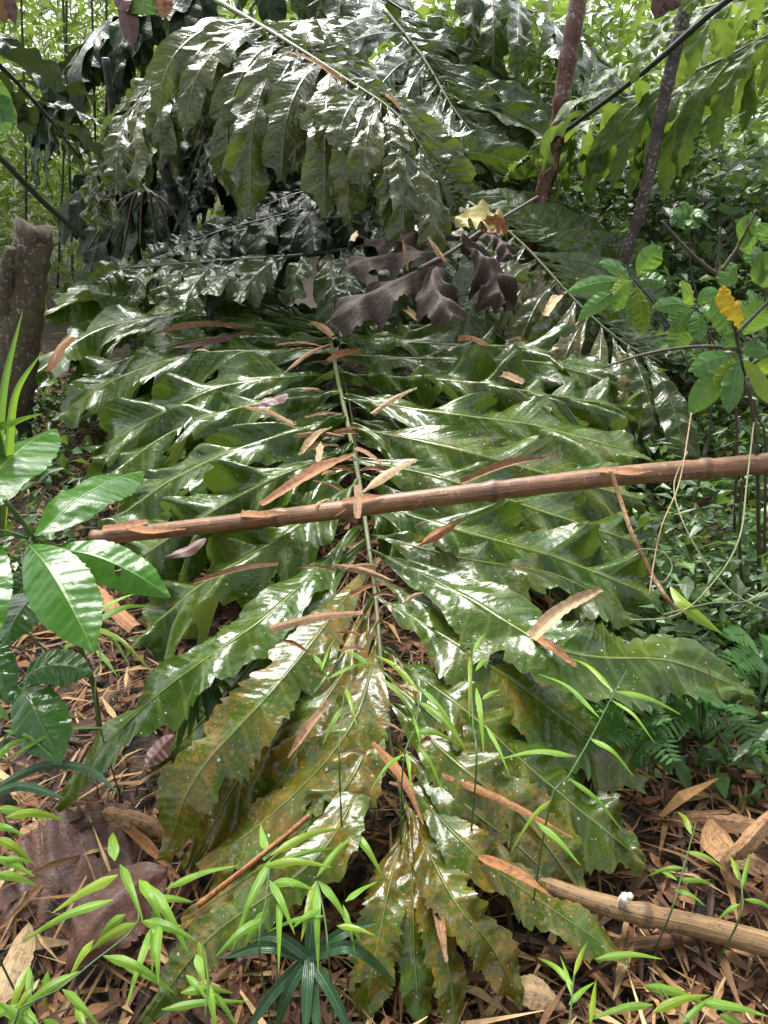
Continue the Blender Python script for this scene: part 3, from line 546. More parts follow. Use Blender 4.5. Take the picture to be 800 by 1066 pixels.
# strips of dry leaf lying on the fronds: ends in the photo, height over ground, half width in px, material, label
SUP = lambda y: float(np.interp(y, [285, 330, 400, 470, 540, 620, 700, 760, 850, 950], [.68, .66, .60, .57, .53, .47, .42, .37, .29, .20]))
STRIPS = [
 (50,386,76,350,6,'strip_orange','orange-brown dry leaf on the frond just right of the stump',.52),
 (134,294,143,279,6,'strip_pale','small tan curl on the far left leaflets near the shaded edge',.66),
 (184,292,229,303,3,'strip_pale','slender tan strip near the far edge of the left leaflets',.68),
 (217,309,227,288,6,'strip','short upright tan flake crossing a slender strip at the far left',.7),
 (185,315,210,311,4,'strip_pale','stubby tan chip below the crossing flakes at the far left',.67),
 (155,349,265,341,5,'strip','long curved brown strip on the upper left leaflets',.62),
 (201,367,217,366,3,'strip_pale','tiny pale chip under the long curved strip',.6),
 (288,361,336,361,3,'strip','thin tan strip pointing level at the top of the rachis',0),
 (296,388,344,358,3,'strip','straight slanting tan strip left of the top of the rachis',0),
 (324,334,346,349,5,'strip','brown strip at the left foot of the dark dead leaf',.68),
 (342,377,375,366,5,'strip_orange','reddish strip lying over the top of the rachis',0),
 (250,422,306,442,4,'strip','tan strip slanting down to the right on the middle left leaflets',0),
 (314,472,346,445,6,'strip_pale','pale frayed strip in the heap left of the rachis',0),
 (306,452,358,454,4,'strip','level brown strip in the heap left of the rachis',0),
 (331,485,334,460,5,'strip_pale','upright pale shred in the heap left of the rachis',0),
 (272,526,368,473,8,'strip_orange','long broad brown strip leaning on the brown pole from behind',.60),
 (388,430,434,403,4,'strip_pale','pale straw strip right of the rachis above the pole',0),
 (378,512,434,478,7,'strip_pale','pale frayed strip with a thin tail touching the pole',.6),
 (402,316,437,334,5,'strip_pale','pale straw strip at the right foot of the dark dead leaf',.68),
 (478,349,509,357,6,'strip_orange','flat orange-brown flake on the first right leaflets',.66),
 (510,390,545,399,6,'strip','pinkish brown curled flake on the middle right leaflets',.6),
 (568,329,587,307,6,'strip_pale','pale strip caught on the hanging olive leaflets',.80),
 (480,503,573,476,6,'strip','long brown strip lying above the pole on the right leaflets',.57),
 (436,568,484,540,7,'strip_orange','reddish flake sticking out under the pole right of the rachis',.52),
 (346,587,409,605,5,'strip','forked tan strip lying over the rachis below the pole',.52),
 (553,664,626,613,9,'strip_pale','broad tan strip standing up across the right leaflets',.50),
 (538,655,600,694,6,'strip_orange','orange dry strip below the broad tan one at right',.43),
 (202,607,290,589,5,'strip','tan strip across a left leaflet below the pole',.48),
 (281,654,378,636,7,'strip','long pinkish brown strip curving over the left leaflets below the pole',.50),
 (300,789,346,730,6,'strip','tan strip lodged between two algae-browned leaflets',.35),
 (388,772,441,858,6,'strip_orange','brown strip leaning down across the rachis near the tip',.36),
 (458,804,596,872,5,'strip_orange','longest thin brown strip slanting down the right leaflets near the tip',.30),
 (494,890,573,933,7,'strip_orange','orange-brown strip pointing to the end of the tan pole',.26),
 (449,919,465,1002,6,'strip','brown strip lying lengthwise on the last leaflets',.19),
 (118,848,187,915,6,'strip_orange','orange-brown strip on the litter left of the frond tip',.06),
 (188,692,232,706,4,'strip_pale','pale strip above the drooping palm seedling',.36),
 (78,603,140,652,11,'strip_orange','wide orange-brown flake on the litter behind the broad leaves',.12),
 (372,540,372,505,5,'strip','short brown shred hanging over the pole beside the rachis',.64),
 (292,52,358,86,3,'strip_orange','red-brown strip along the crest of the pale arching frond',None),
 (395,98,420,119,4,'strip_orange','short tan strip low on the crest of the pale arching frond',None),
 (366,250,372,240,4,'strip_pale','pale shred poking up left of the dark dead leaf',.86),
 (425,282,418,244,3,'strip','narrow tan needle lying on the dark dead leaf',1.02),
 (464,272,446,246,4,'strip','tan chip lying on the middle of the dark dead leaf',1.0)]
for i, (x0, y0, x1, y1, w, mt, lb, z) in enumerate(STRIPS):
    if z is None: A, B = D(x0, y0, 4.02 if i % 2 else 4.05), D(x1, y1, 3.92)
    elif z > .84 and y0 < 300 and 340 < x0 < 480 : A, B = D(x0, y0, 3.28), D(x1, y1, 3.34)
    else:
        zz = z or SUP((y0+y1)/2) + .03
        A, B = Z(x0, y0, zz+.005), Z(x1, y1, zz+.03)
    ln = np.linalg.norm(B-A); mid_ = (A+B)/2 + np.array([random.uniform(-.04,.04)*ln, 0, .05*ln])
    dist = np.linalg.norm((A+B)/2-np.array([0,0,CAMH]))
    o = add_blade('dry_leaf_strip', [A, mid_, B], (random.uniform(-.3,.3), -.55, 1), w*.8*dist/F, mt, None, 0., n=30, m=3, env='strip', fold=random.choice([-.9,-.5,.5,.8]), ripple=.05, jag=.1, seed=i, roll=random.uniform(-.5,.5))
    tag(o, lb, 'dry leaf', 'dry leaf strips fallen on the palm fronds')
rs_ = random.Random(3)
for i in range(34):
    y = rs_.choice([rs_.uniform(350, 560), rs_.uniform(430, 520), rs_.uniform(540, 860)]); xr = float(np.interp(y, [a[1] for a in RA], [a[0] for a in RA]))
    x = xr + rs_.gauss(0, 34); a = rs_.uniform(-.9, .9) + (math.pi if rs_.random() < .5 else 0); l = rs_.uniform(14, 42)
    A, B = Z(x, y, SUP(y)+.035), Z(x+l*math.cos(a), y+l*.6*math.sin(a), SUP(y)+.05)
    o = add_blade('dry_leaf_shred', [A, (A+B)/2+np.array([0,0,.008]), B], (rs_.uniform(-.4,.4), -.5, 1), rs_.uniform(1.2,3.2)*np.linalg.norm(A-np.array([0,0,CAMH]))/F, rs_.choice(['strip','strip','strip_pale','strip_orange']), None, 0., n=18, m=2, env='strip', fold=rs_.choice([-.8,.6]), ripple=.06, jag=.15, seed=200+i, roll=rs_.uniform(-.6,.6))
    tag(o, 'short dry shred caught along the midrib of the big fallen frond', 'dry leaf', 'small shreds along the midrib')
tag(add_tube('twig', [Z(206,943,.16), Z(262,899,.22), Z(323,849,.29)], .0065, .005, 'strip_orange', None, n=24, m=8, rough=.06), 'straight reddish twig lying across the algae-browned leaflets at lower left', 'twig')

def flat_leaf(label, pts, W, mat, sd, up=(0,-.3,1), **kw):
    a = dict(n=36, m=6, env='ovate', fold=.35, wave=.1, lobn=2, ripple=.018, jag=.06, seed=sd); a.update(kw)
    o = add_blade('dead_leaf', pts, up, W, mat, None, 0., **a); return tag(o, label, 'dead leaf', 'dead leaves on the ground and fronds')
flat_leaf('dark maroon leaf caught beside a green leaflet left of the rachis', [Z(275,655,.40), Z(255,672,.37), Z(228,702,.34)], .035, 'strip_red', 1)
flat_leaf('maroon leaf on the litter left of the browned leaflets', [Z(182,765,.14), Z(166,780,.12), Z(150,800,.1)], .03, 'strip_red', 2)
flat_leaf('dark red leaf tucked under the brown pole at left', [Z(215,560,.40), Z(195,572,.38), Z(172,580,.37)], .022, 'strip_red', 3)
flat_leaf('purplish scrap on the upper left leaflets under a curved strip', [Z(262,345,.66), Z(235,350,.64), Z(180,362,.63)], .03, 'strip_red', 4)
flat_leaf('dark reddish scrap left of the rachis above the pole', [Z(300,410,.62), Z(285,415,.62), Z(262,422,.61)], .03, 'strip_red', 5)
flat_leaf('large maroon dead leaf lying flat at the lower left corner', [Z(180,872,.05), Z(110,890,.08), Z(40,925,.06), Z(-40,965,.03)], .15, 'deadbrown', 6, n=60, m=12, lobes=0, wave=.02, jag=.12, ripple=.022, fold=.05, tear=2)
flat_leaf('glossy brown leaf folded over the maroon one at lower left', [Z(175,905,.13), Z(130,925,.16), Z(95,965,.15), Z(70,1015,.09)], .085, 'deadbrown', 7, n=44, m=8, fold=.5, lobes=.08, wave=.08, ripple=.07)
flat_leaf('curled tan palm leaf at the right edge above the tan pole', [Z(815,835,.22), Z(785,870,.24), Z(760,905,.16), Z(800,935,.1)], .02, 'strip', 8, fold=.9)
flat_leaf('brown rolled leaf leaning at the right edge above the tan pole', [Z(740,850,.1), Z(765,880,.16), Z(800,900,.18)], .045, 'strip', 9, fold=.8)
flat_leaf('broad straw-coloured sheath at the right edge beside the rolled leaves', [Z(700,850,.06), Z(745,850,.10), Z(810,862,.12)], .026, 'strip', 10, fold=.7, env='strip')
flat_leaf('pale pinkish scrap at the bottom edge left of the grass', [Z(525,1035,.08), Z(555,1030,.1), Z(590,1050,.06)], .03, 'strip_pale', 11, fold=.5)
flat_leaf('pale torn husk at the lower left corner beside the maroon leaf', [Z(30,960,.1), Z(14,1000,.11), Z(-8,1060,.1)], .03, 'strip_pale', 12, fold=.6)
flat_leaf('long brown sheath on the litter between the maroon leaf and the frond', [Z(20,870,.08), Z(90,845,.1), Z(165,862,.1), Z(190,890,.07)], .028, 'strip', 13, fold=.6, env='strip')

# ------------------------------------------------------------------ leafy plants
def plant_leaf(root, b, t, W, mat, arch=.04, up=(0,-.5,1), qn=11, sd=0, quilt=.065, fold=.25, **kw):
    b = np.asarray(b); t = np.asarray(t); L = np.linalg.norm(t-b)
    mid = [b, b+(t-b)*.35+np.array([0,0,arch*1.0]), b+(t-b)*.7+np.array([0,0,arch*.9]), t]
    a = dict(n=60, m=7, env='ovate', fold=fold, quilt=quilt, qn=qn, sweep=.35, ripple=.03, wave=.04, lobn=3, seed=sd); a.update(kw)
    return add_blade('leaf', mid, up, W, mat, root, 0., **a)
def zpx(w, p): return w*np.linalg.norm(p-np.array([0,0,CAMH]))/F
base = Z(105,765,.0)
lp = thing('broadleaf_plant', 'young plant with big bright quilted leaves at the left edge', 'plant', base)
node = Z(36,562,.74)
add_tube('stem', [base, Z(95,705,.3), Z(60,620,.6), node, Z(5,520,.86)], .008, .005, 'stalk', lp, n=30, m=8)
for i, (b, t, w, mt) in enumerate([
  ((-45,548,.82),(58,446,.80),34,'broad'), ((38,559,.76),(151,491,.74),27,'broad'), ((30,566,.75),(99,680,.66),31,'broad'), ((50,572,.72),(178,622,.64),23,'broad'),
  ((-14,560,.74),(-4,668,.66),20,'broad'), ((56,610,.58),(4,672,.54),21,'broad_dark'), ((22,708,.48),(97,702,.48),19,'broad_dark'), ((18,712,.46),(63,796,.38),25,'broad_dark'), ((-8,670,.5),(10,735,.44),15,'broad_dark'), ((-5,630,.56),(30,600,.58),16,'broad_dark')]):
    B, T_ = Z(*b), Z(*t)
    plant_leaf(lp, B, T_, zpx(w, (B+T_)/2), mt, sd=i, arch=.03, qn=15, quilt=.032, jag=.05, tear=1 if i in (3,) else 0)
    tgt = node if i < 6 else Z(60,690,.40)
    add_tube('leaf_stalk', [tgt, (tgt+B)/2+np.array([0,0,.01]), B], .0028, .002, 'stalk', lp, n=8, m=6)
sp = thing('strap_leaf_plant', 'slender plant with upright strap leaves at the left edge by the stump', 'plant', Z(0,560,.2))
for i, pts in enumerate([[(-2,470),(4,400),(24,322)], [(8,470),(16,410),(44,366)], [(-4,470),(-6,420),(-2,380)], [(-10,460),(14,440),(46,430)], [(0,476),(-14,420),(-20,360)]]):
    add_blade('leaf', [D(x, y, 1.72-.03*j) for j, (x, y) in enumerate([(0,560)]+pts)], (0,-1,.3), .013, 'grass' if i % 2 else 'herb', sp, 0., n=30, m=3, env='strap', fold=.5, seed=i)

# palm seedling with hanging leaflets
sd_ = thing('palm_seedling', 'small palm seedling with dark drooping leaflets left of the frond', 'seedling', Z(208,800,.02))
add_tube('stem', [Z(208,800,.02), Z(206,740,.24), Z(206,698,.34)], .004, .003, 'stalk', sd_, n=14, m=6)
for i, (tx, ty) in enumerate([(182,790),(196,772),(220,770),(236,752),(228,790),(246,730)]):
    add_blade('leaflet', [Z(206,697,.345), Z((206+tx)/2+2, 700+(ty-700)*.35, .33), Z(tx, ty, .2)], (0,-1,.5), .013, 'sedge', sd_, 0., n=20, m=2, env='strap', fold=.4, seed=i)

# herbs at right
C6 = lambda x, y: (560+x/3.333, 200+y/3.333)
def herb(label, center, leaves, d, stempts, group='herbs at the right edge'):
    cx, cy = C6(*center); c = D(cx, cy, d)
    g = D(cx+40, 600, d*.98); g[2] = 0
    root = thing('herb', label, 'plant', g, group)
    add_tube('stem', [g] + [D(*C6(x, y), d+.02) for x, y in stempts] + [c], .006, .003, 'twig', root, n=30, m=7)
    for i, (x, y, w, mt) in enumerate(leaves):
        tx, ty = C6(x, y); t = D(tx, ty, d - random.uniform(-.02, .10))
        b = c + (t-c)*.12
        plant_leaf(root, b, t, w*.84/3.333*d*1.08/F, mt, sd=i+int(x), arch=.012, up=(0,-1,.8), qn=9, n=40, m=5, quilt=.07)
        add_tube('leaf_stalk', [c, b], .0014, .0011, 'stalk', root, n=4, m=5)
    return root
herb('herb with a whorl of bright pointed leaves in front of the olive leaflets', (335,305), [(432,192,44,'herb'),(212,248,32,'herb'),(98,350,34,'herb'),(138,445,34,'herb'),(348,478,42,'herb'),(372,498,36,'lime'),(265,415,34,'herb'),(445,325,34,'herb'),(262,360,26,'lime')], 2.55, [(600,800),(500,560),(430,420)])
herb('smaller herb with rounded leaves and one lime tip beside the whorled one', (548,398), [(492,326,40,'lime'),(396,405,34,'herb'),(478,478,52,'herb'),(628,342,30,'herb'),(640,440,32,'herb'),(470,560,50,'herb'),(560,520,36,'herb')], 2.5, [(690,800),(640,600),(590,480)])
sh = herb('leafy shrub with dark woody twigs at the right edge', (700,560), [(520,625,34,'herb'),(612,690,30,'lime'),(525,775,54,'herb'),(660,770,44,'herb'),(815,745,36,'lime'),(640,500,40,'herb'),(800,560,44,'herb')], 2.2, [(790,900),(770,800),(730,680)])
for pts in ([(700,560),(690,490),(650,360),(620,280),(632,190),(632,120)], [(620,285),(540,220),(430,100)], [(690,545),(560,535),(380,560),(228,608)], [(720,610),(790,570),(850,545)], [(640,270),(700,180),(760,60)], [(690,490),(790,390),(850,330)]):
    add_tube('twig', [D(*C6(x, y), 2.2+.01*i) for i, (x, y) in enumerate(pts)], .006, .003, 'twig', sh, n=26, m=7, rough=.04)
for i, (x0, y0, x1, y1, w, mt) in enumerate([(745,215,708,108,44,'herb'),(800,330,742,215,46,'herb'),(715,495,812,395,50,'herb'),(600,365,672,505,40,'herb'),(700,170,770,110,40,'herb'),(760,300,830,240,44,'herb'),(640,560,545,640,36,'herb'),(750,640,830,590,40,'lime'),(690,250,640,330,36,'herb')]):
    plant_leaf(sh, D(*C6(x0, y0), 2.25), D(*C6(x1, y1), 2.2), w/3.333*2.4/F, mt, sd=50+i, arch=.012, up=(0,-1,.7), qn=9, n=40, m=5)
hd = herb('pale rosette of round leaves at the right edge near the top herb', (770,180), [(800,110,40,'herb'),(712,120,44,'herb'),(745,260,40,'herb'),(830,200,44,'herb')], 2.6, [(800,500),(790,300)])
for lb_, cx_, cy_, d_, nn_, sz in [('taller herb with drooping leaves far behind the whorled one', 520, 90, 3.5, 8, 26), ('dim herb with long leaves behind the shrub twigs', 770, 430, 2.9, 8, 40), ('leafy sapling in the undergrowth below the right end of the pole', 600, 1010, 2.9, 9, 30), ('low sapling among the tendrils below the pole', 690, 1230, 2.5, 9, 30), ('small leafy seedling behind the looping tendrils', 480, 1130, 2.8, 7, 26)]:
    rr2 = random.Random(cx_)
    herb(lb_, (cx_, cy_), [(cx_+rr2.uniform(.6,1)*sz*2.7*math.cos(q*2*math.pi/nn_+.3), cy_+rr2.uniform(.6,1)*sz*2.2*math.sin(q*2*math.pi/nn_+.3), sz, 'herb' if q % 3 else 'broad_dark') for q in range(nn_)], d_, [(cx_+30, cy_+260), (cx_+8, cy_+110)])
yf = thing('yellow_leaf', 'bright yellow withered leaf caught on the shrub twigs at right', 'leaf', D(*C6(640,330), 2.15))
add_blade('leaf_blade', [D(*C6(640,325), 2.16), D(*C6(655,375), 2.14), D(*C6(690,425), 2.14), D(*C6(708,478), 2.15)], (0,-1,.35), .030, 'yellow', yf, 0., n=30, m=6, env='ovate', fold=.3, wave=.25, lobn=4, lobes=.3, jag=.15, ripple=.1, seed=2)
# tall right edge stems
for i, (lb, pts, r) in enumerate([('upright dark twig rising through the vines at the right edge', [(800,800),(792,680),(790,560),(788,470),(778,392)], .008),
   ('second thin upright twig close to the right border', [(778,760),(775,640),(770,560),(776,470)], .006)]):
    tag(add_tube('woody_twig', [D(x, y, 2.05) for x, y in pts], r, r*.7, 'twig', None, n=30, m=8, rough=.04), lb, 'twig')
V = [('dry brown vine hanging down from the pole at right', [(636,490,.72),(646,520,.66),(660,560,.6),(680,600,.52),(694,622,.5),(708,640,.44)], .0065, 'strip'),
     ('looping pale green tendril at right below the pole', [(716,470,.72),(702,505,.66),(712,545,.62),(738,590,.56),(770,622,.52),(810,640,.5)], .0024, 'vine'),
     ('long pale tendril sweeping left in an arc at right', [(785,440,.8),(778,500,.72),(770,560,.66),(744,605,.6),(705,640,.55),(655,646,.52)], .0024, 'vine'),
     ('thin straw runner dropping from the pole to the right leaflets', [(720,430,.82),(708,500,.72),(690,545,.66),(682,580,.6),(676,620,.55)], .002, 'strip_pale'),
     ('curling tendril around the dry vine', [(655,580,.58),(668,572,.6),(690,575,.6),(700,590,.58),(690,606,.56),(676,600,.55)], .002, 'vine'),
     ('pale tendril crossing low at the right edge', [(690,640,.55),(740,628,.55),(780,625,.55),(815,600,.55)], .002, 'vine'),
     ('straight straw stalk leaning under the right leaflet tip', [(735,690,.4),(755,740,.25),(775,800,.1)], .002, 'strip_pale')]
for lb, pts, r, mt in V:
    tag(add_tube('vine', [Z(*q) for q in pts], r, r*.8, mt, None, n=50, m=6, rough=.05), lb, 'vine')
o = add_blade('vine_leaf', [Z(698,610,.56), Z(716,632,.55), Z(752,660,.50)], (0,-.9,1), .015, 'lime', None, 0., n=26, m=4, env='ovate', fold=.3, seed=3)
tag(o, 'single lime pointed leaf below the vines at right', 'leaf')
# leaves at the top of the frame
tl = thing('hanging_sprig', 'hanging sprig with brown and green leaves at the top edge', 'sprig', D(140,-30,2.4))
add_tube('twig', [D(140,-60,2.4), D(142,-20,2.4), D(148,-6,2.4)], .004, .003, 'twig', tl, n=10, m=6)
for i, (x0, y0, x1, y1, w, mt) in enumerate([(128,-20,138,50,9,'strip_red'),(150,-15,150,16,14,'herb'),(165,-20,172,20,9,'strip_orange'),(118,-20,133,12,8,'strip_red')]):
    plant_leaf(tl, D(x0,y0,2.4), D(x1,y1,2.36), w*2.4/F, mt, sd=i, arch=0, up=(0,-1,.1), quilt=.03)
tl = thing('hanging_sprig', 'brown withered sprig hanging at the upper left corner', 'sprig', D(5,-30,2.2))
for i, (x0, y0, x1, y1, w, mt) in enumerate([(2,-20,16,26,6,'strip_red'),(-6,-10,6,24,8,'strip')]):
    plant_leaf(tl, D(x0,y0,2.2), D(x1,y1,2.2), w*2.2/F, mt, sd=i, arch=0, up=(0,-1,.1), quilt=.03)
tl = thing('hanging_sprig', 'bright green leaf poking in at the left border near the top', 'sprig', D(-20,60,1.8))
for i, (x0, y0, x1, y1, w, mt) in enumerate([(-14,70,6,142,14,'herb'),(-18,90,18,128,10,'herb')]):
    plant_leaf(tl, D(x0,y0,1.8), D(x1,y1,1.78), w*1.8/F, mt, sd=i, arch=0, up=(0,-1,.2), quilt=.03)
tl = thing('hanging_sprig', 'brown dead leaf hanging at the top edge near the leaning stems', 'sprig', D(695,-30,4.2))
for i, (x0, y0, x1, y1, w, mt) in enumerate([(700,-20,682,20,9,'strip_red'),(706,-20,700,12,8,'strip_red')]):
    plant_leaf(tl, D(x0,y0,4.2), D(x1,y1,4.2), w*4.2/F, mt, sd=i, arch=0, up=(0,-1,.1), quilt=.03)

# ------------------------------------------------------------------ bamboo grass and sedge
def A7(x, y): return (130+x*.425, 726+y*.425)
def B7(x, y): return (x/2, 766+y/2)
def B8(x, y): return (400+x/2, 766+y/2)
def A6(x, y): return (360+x*.425, 660+y*.425)
def grass(label, fn, stempts, leaves, z, w=6, mat='grass', rootpx=None, zslope=0.):
    """leaves = (bx,by,tx,ty) in a zoomed crop; stem through stempts"""
    P = lambda x, y, dz=0.: Z(*fn(x, y), z+dz)
    sp_ = [P(*q) for q in stempts]
    root = Z(*rootpx, .0) if rootpx else np.array([sp_[0][0], sp_[0][1]+.03, 0.])
    t = thing('bamboo_grass', label, 'grass plant', root, 'bamboo grass around the frond')
    add_tube('stem', [root] + sp_, .0022, .0014, 'stalk', t, n=24, m=6)
    if fn in (A7, B7):                # more blades of the same tuft, further back and lower
        leaves = leaves + [(a+random.uniform(-25,25), b+random.uniform(0,60), c+random.uniform(-60,60), d+random.uniform(-20,90)) for a, b, c, d in leaves[::3]]
    for i, (bx, by, tx, ty) in enumerate(leaves):
        tx, ty = bx+(tx-bx)*1.18, by+(ty-by)*1.18
        b, e = P(bx, by), P(tx, ty, random.uniform(-.05, .0)); L = np.linalg.norm(e-b)
        m_ = (b+e)/2 + np.array([0, 0, L*random.uniform(.06, .16)])
        add_blade('leaf', [b, m_, e], (random.uniform(-.4,.4), -.5, 1), w*random.uniform(.36,.60)*z_scale(b), mat if i % 7 else 'lime', t, 0., n=18, m=2, env='grass', fold=.25, seed=i, roll=random.uniform(-.5,.5))
def z_scale(p): return np.linalg.norm(p-np.array([0,0,CAMH]))/F
grass('tall bamboo grass sprig with paired blades over the right leaflets', A6, [(500,420),(545,350),(600,255),(660,140),(690,88)],
  [(655,140,555,68),(660,140,800,190),(650,160,742,252),(622,205,493,113),(598,255,692,338),(565,300,403,306),(545,352,662,468),(505,405,418,517),(468,460,560,552)], .46, 5.5)
grass('clump of bamboo grass blades standing on the rachis near the tip', A6, [(140,330),(170,230),(180,140),(160,80)],
  [(175,135,85,63),(90,108,162,197),(175,162,282,275),(180,128,272,248),(165,200,182,275),(175,270,232,378),(140,295,72,372),(150,290,160,380),(60,75,-10,42),(160,240,265,270)], .44, 5.5)
grass('upright bamboo grass shoot beside the clump right of the rachis', A6, [(320,330),(312,220),(308,100),(312,45)],
  [(305,55,303,188),(311,48,340,5),(320,132,336,272),(342,222,396,338),(318,90,352,70),(335,160,372,140)], .45, 5.5)
grass('pale bamboo grass over the browned leaflets left of the rachis', A6, [(-15,330),(-10,200),(0,130)],
  [(0,130,24,215),(-80,50,-45,110),(-60,90,-30,20),(-10,180,-50,260),(-45,110,60,75)], .46, 5)
grass('bright bamboo grass with long blades at the bottom centre left', A7, [(330,620),(345,500),(357,395)],
  [(357,387,512,330),(360,408,515,374),(358,395,278,585),(355,448,408,562),(345,375,335,320),(360,455,450,470),(350,520,300,600)], .33, 8)
grass('bamboo grass with narrow blades right of the bright one at the bottom', A7, [(500,640),(490,540),(472,450)],
  [(470,450,438,575),(475,450,542,545),(540,500,608,458),(535,508,562,622),(470,440,560,350),(560,330,622,425),(480,520,420,560),(520,560,600,580),(545,330,510,300)], .30, 7)
grass('bamboo grass with wide spread blades at the lower left over the maroon leaf', B7, [(30,600),(120,530),(195,470),(290,380),(250,272)],
  [(246,290,128,358),(250,268,292,372),(240,260,236,210),(290,300,332,380),(300,385,395,422),(215,458,345,527),(262,372,212,420),(195,425,148,502),(165,490,28,602),(130,528,205,608),(320,340,390,345),(330,390,330,500)], .34, 9)
grass('bamboo grass at the bottom left corner with short blades', B7, [(20,640),(60,560),(70,500)],
  [(62,478,22,595),(62,480,60,560),(100,490,92,560),(80,600,30,560),(40,560,-20,600),(90,590,150,640),(60,600,0,560)], .30, 7)
grass('cluster of bamboo grass blades entering at the left border', B7, [(-60,330),(-30,280),(-10,250)],
  [(-10,212,62,262),(-10,252,62,288),(-10,288,64,308),(-10,150,80,170),(-20,60,60,10),(-20,190,40,205)], .42, 7)
grass('yellowish bamboo grass at the left above the maroon leaf', B7, [(-30,60),(10,10),(50,-50)],
  [(20,0,160,-35),(10,10,100,-60),(20,-30,-30,-80),(30,-40,110,-45),(0,30,-30,60)], .40, 6)
grass('bamboo grass sprig on the litter right of the frond tip', B8, [(600,360),(625,270),(650,180)],
  [(640,205,615,165),(630,240,700,275),(625,275,560,290),(615,300,680,310),(605,320,660,350),(610,300,560,280)], .2, 5)
grass('bamboo grass shoot above the tan pole at the right border', B8, [(740,380),(745,320),(735,260)],
  [(738,300,720,255),(745,320,760,250),(740,350,700,380),(750,340,810,370)], .22, 5)
grass('low bamboo grass with long blades along the bottom right edge', B8, [(640,620),(600,560),(560,500)],
  [(560,575,660,545),(660,555,780,580),(620,600,680,548),(440,465,560,465),(540,520,660,560),(560,560,440,590),(700,580,760,620),(430,600,440,520)], .24, 7)
grass('single bamboo grass shoot at the bottom edge near the last leaflets', B8, [(380,640),(390,560),(395,500)],
  [(395,500,420,440),(390,540,370,470),(385,560,430,520),(395,520,330,470)], .22, 6)
grass('bamboo grass under the big quilted leaves at left', B7, [(200,-60),(210,-170),(190,-230)],
  [(190,-240,140,-200),(195,-235,300,-265),(200,-230,170,-140),(205,-225,260,-160),(190,-250,290,-295),(200,-180,240,-130)], .36, 6)
grass('bamboo grass at the bottom edge below the sedge', A7, [(200,800),(205,700),(190,600)],
  [(180,598,208,705),(205,702,222,810),(90,765,275,748),(150,680,200,740),(215,720,270,800),(-10,655,102,712),(75,500,68,662),(40,548,155,588),(100,470,252,420)], .31, 7)
# dark sedge
sg = thing('sedge', 'dark blue-green sedge with arching blades at the bottom edge', 'grass plant', Z(322,1010,.02))
SQ = Z(322,997,.24)
add_tube('stem', [Z(322,1010,.02), SQ], .006, .004, 'stalk', sg, n=8, m=7)
for i, (tx, ty, dz, bow) in enumerate([(232,998,-.02,.03),(412,1022,-.05,.06),(318,1085,-.04,.01),(333,1090,-.04,.0),(372,1090,-.06,.02),(285,1080,-.1,.03),(330,930,.0,.02),(262,978,.0,.03),(395,960,.02,.02),(250,1085,-.1,.02)]):
    e = Z(tx, ty, .24+dz); add_blade('leaf', [SQ, (SQ+e)/2+np.array([0,0,bow]), e], (0,-.5,1), .0105, 'sedge', sg, 0., n=22, m=3, env='strap', fold=-.35, seed=i)
sg = thing('sedge', 'dark arching sedge blades at the left border above the maroon leaf', 'grass plant', Z(-20,830,.05))
for i, pts in enumerate([[(-20,830),(40,798),(90,800),(124,826)], [(-20,835),(20,818),(70,832)], [(-10,800),(0,780),(10,760)]]):
    add_blade('leaf', [Z(x, y, .34+.02*j) for j, (x, y) in enumerate(pts)], (0,-.5,1), .010, 'sedge', sg, 0., n=24, m=3, env='strap', fold=.35, seed=i)

# ------------------------------------------------------------------ ferns in the undergrowth at right
def fern(label, b, tips, mat='broad_dark'):
    root = thing('fern', label, 'fern', b, 'small ferns at right')
    rg = np.random.default_rng(int(b[0]*1000))
    for (t) in tips:
        c = curve([b, (np.asarray(b)+t)/2+np.array([0,0,.08]), t], 20); V_, F_, U_ = [], [], []; off = 0
        T = norm(np.gradient(c, axis=0)); S = norm(np.cross(T, [0, -.4, 1]))
        for i in range(3, 20):
            L = .045*math.sin(math.pi*(i-1)/20)+.008
            for s in (1, -1):
                e = c[i]+S[i]*s*L+T[i]*L*.35-np.array([0, 0, .2*L])
                v, f, u = blade([c[i], (c[i]+e)/2, e], (0, -.4, 1), .0055, n=6, m=1, env='grass', fold=.1, seed=i)
                V_.append(v); F_.append(f+off); U_.append(u); off += len(v)
        v, f, u = tube([b, c[10], t], .0018, .001, n=10, m=5, cap=False); V_.append(v); F_.append(f+off); U_.append(u)
        link('fern_frond', np.vstack(V_), np.vstack(F_), mat, root, np.vstack(U_), algae=0.)
for lb, (x, y), tips in [
  ('small fern below the tip of the long right leaflet', (650,800), [(620,740,.3),(690,750,.3),(640,770,.28),(700,790,.24),(610,775,.25)]),
  ('fern at the right under the looping tendrils', (730,770), [(700,720,.3),(770,740,.3),(740,730,.34),(690,760,.26),(790,780,.2)]),
  ('fern against the right border above the litter', (790,720), [(760,660,.4),(810,670,.4),(770,690,.35),(750,700,.3)])]:
    fern(lb, Z(x, y, .05), [Z(*q) for q in tips])

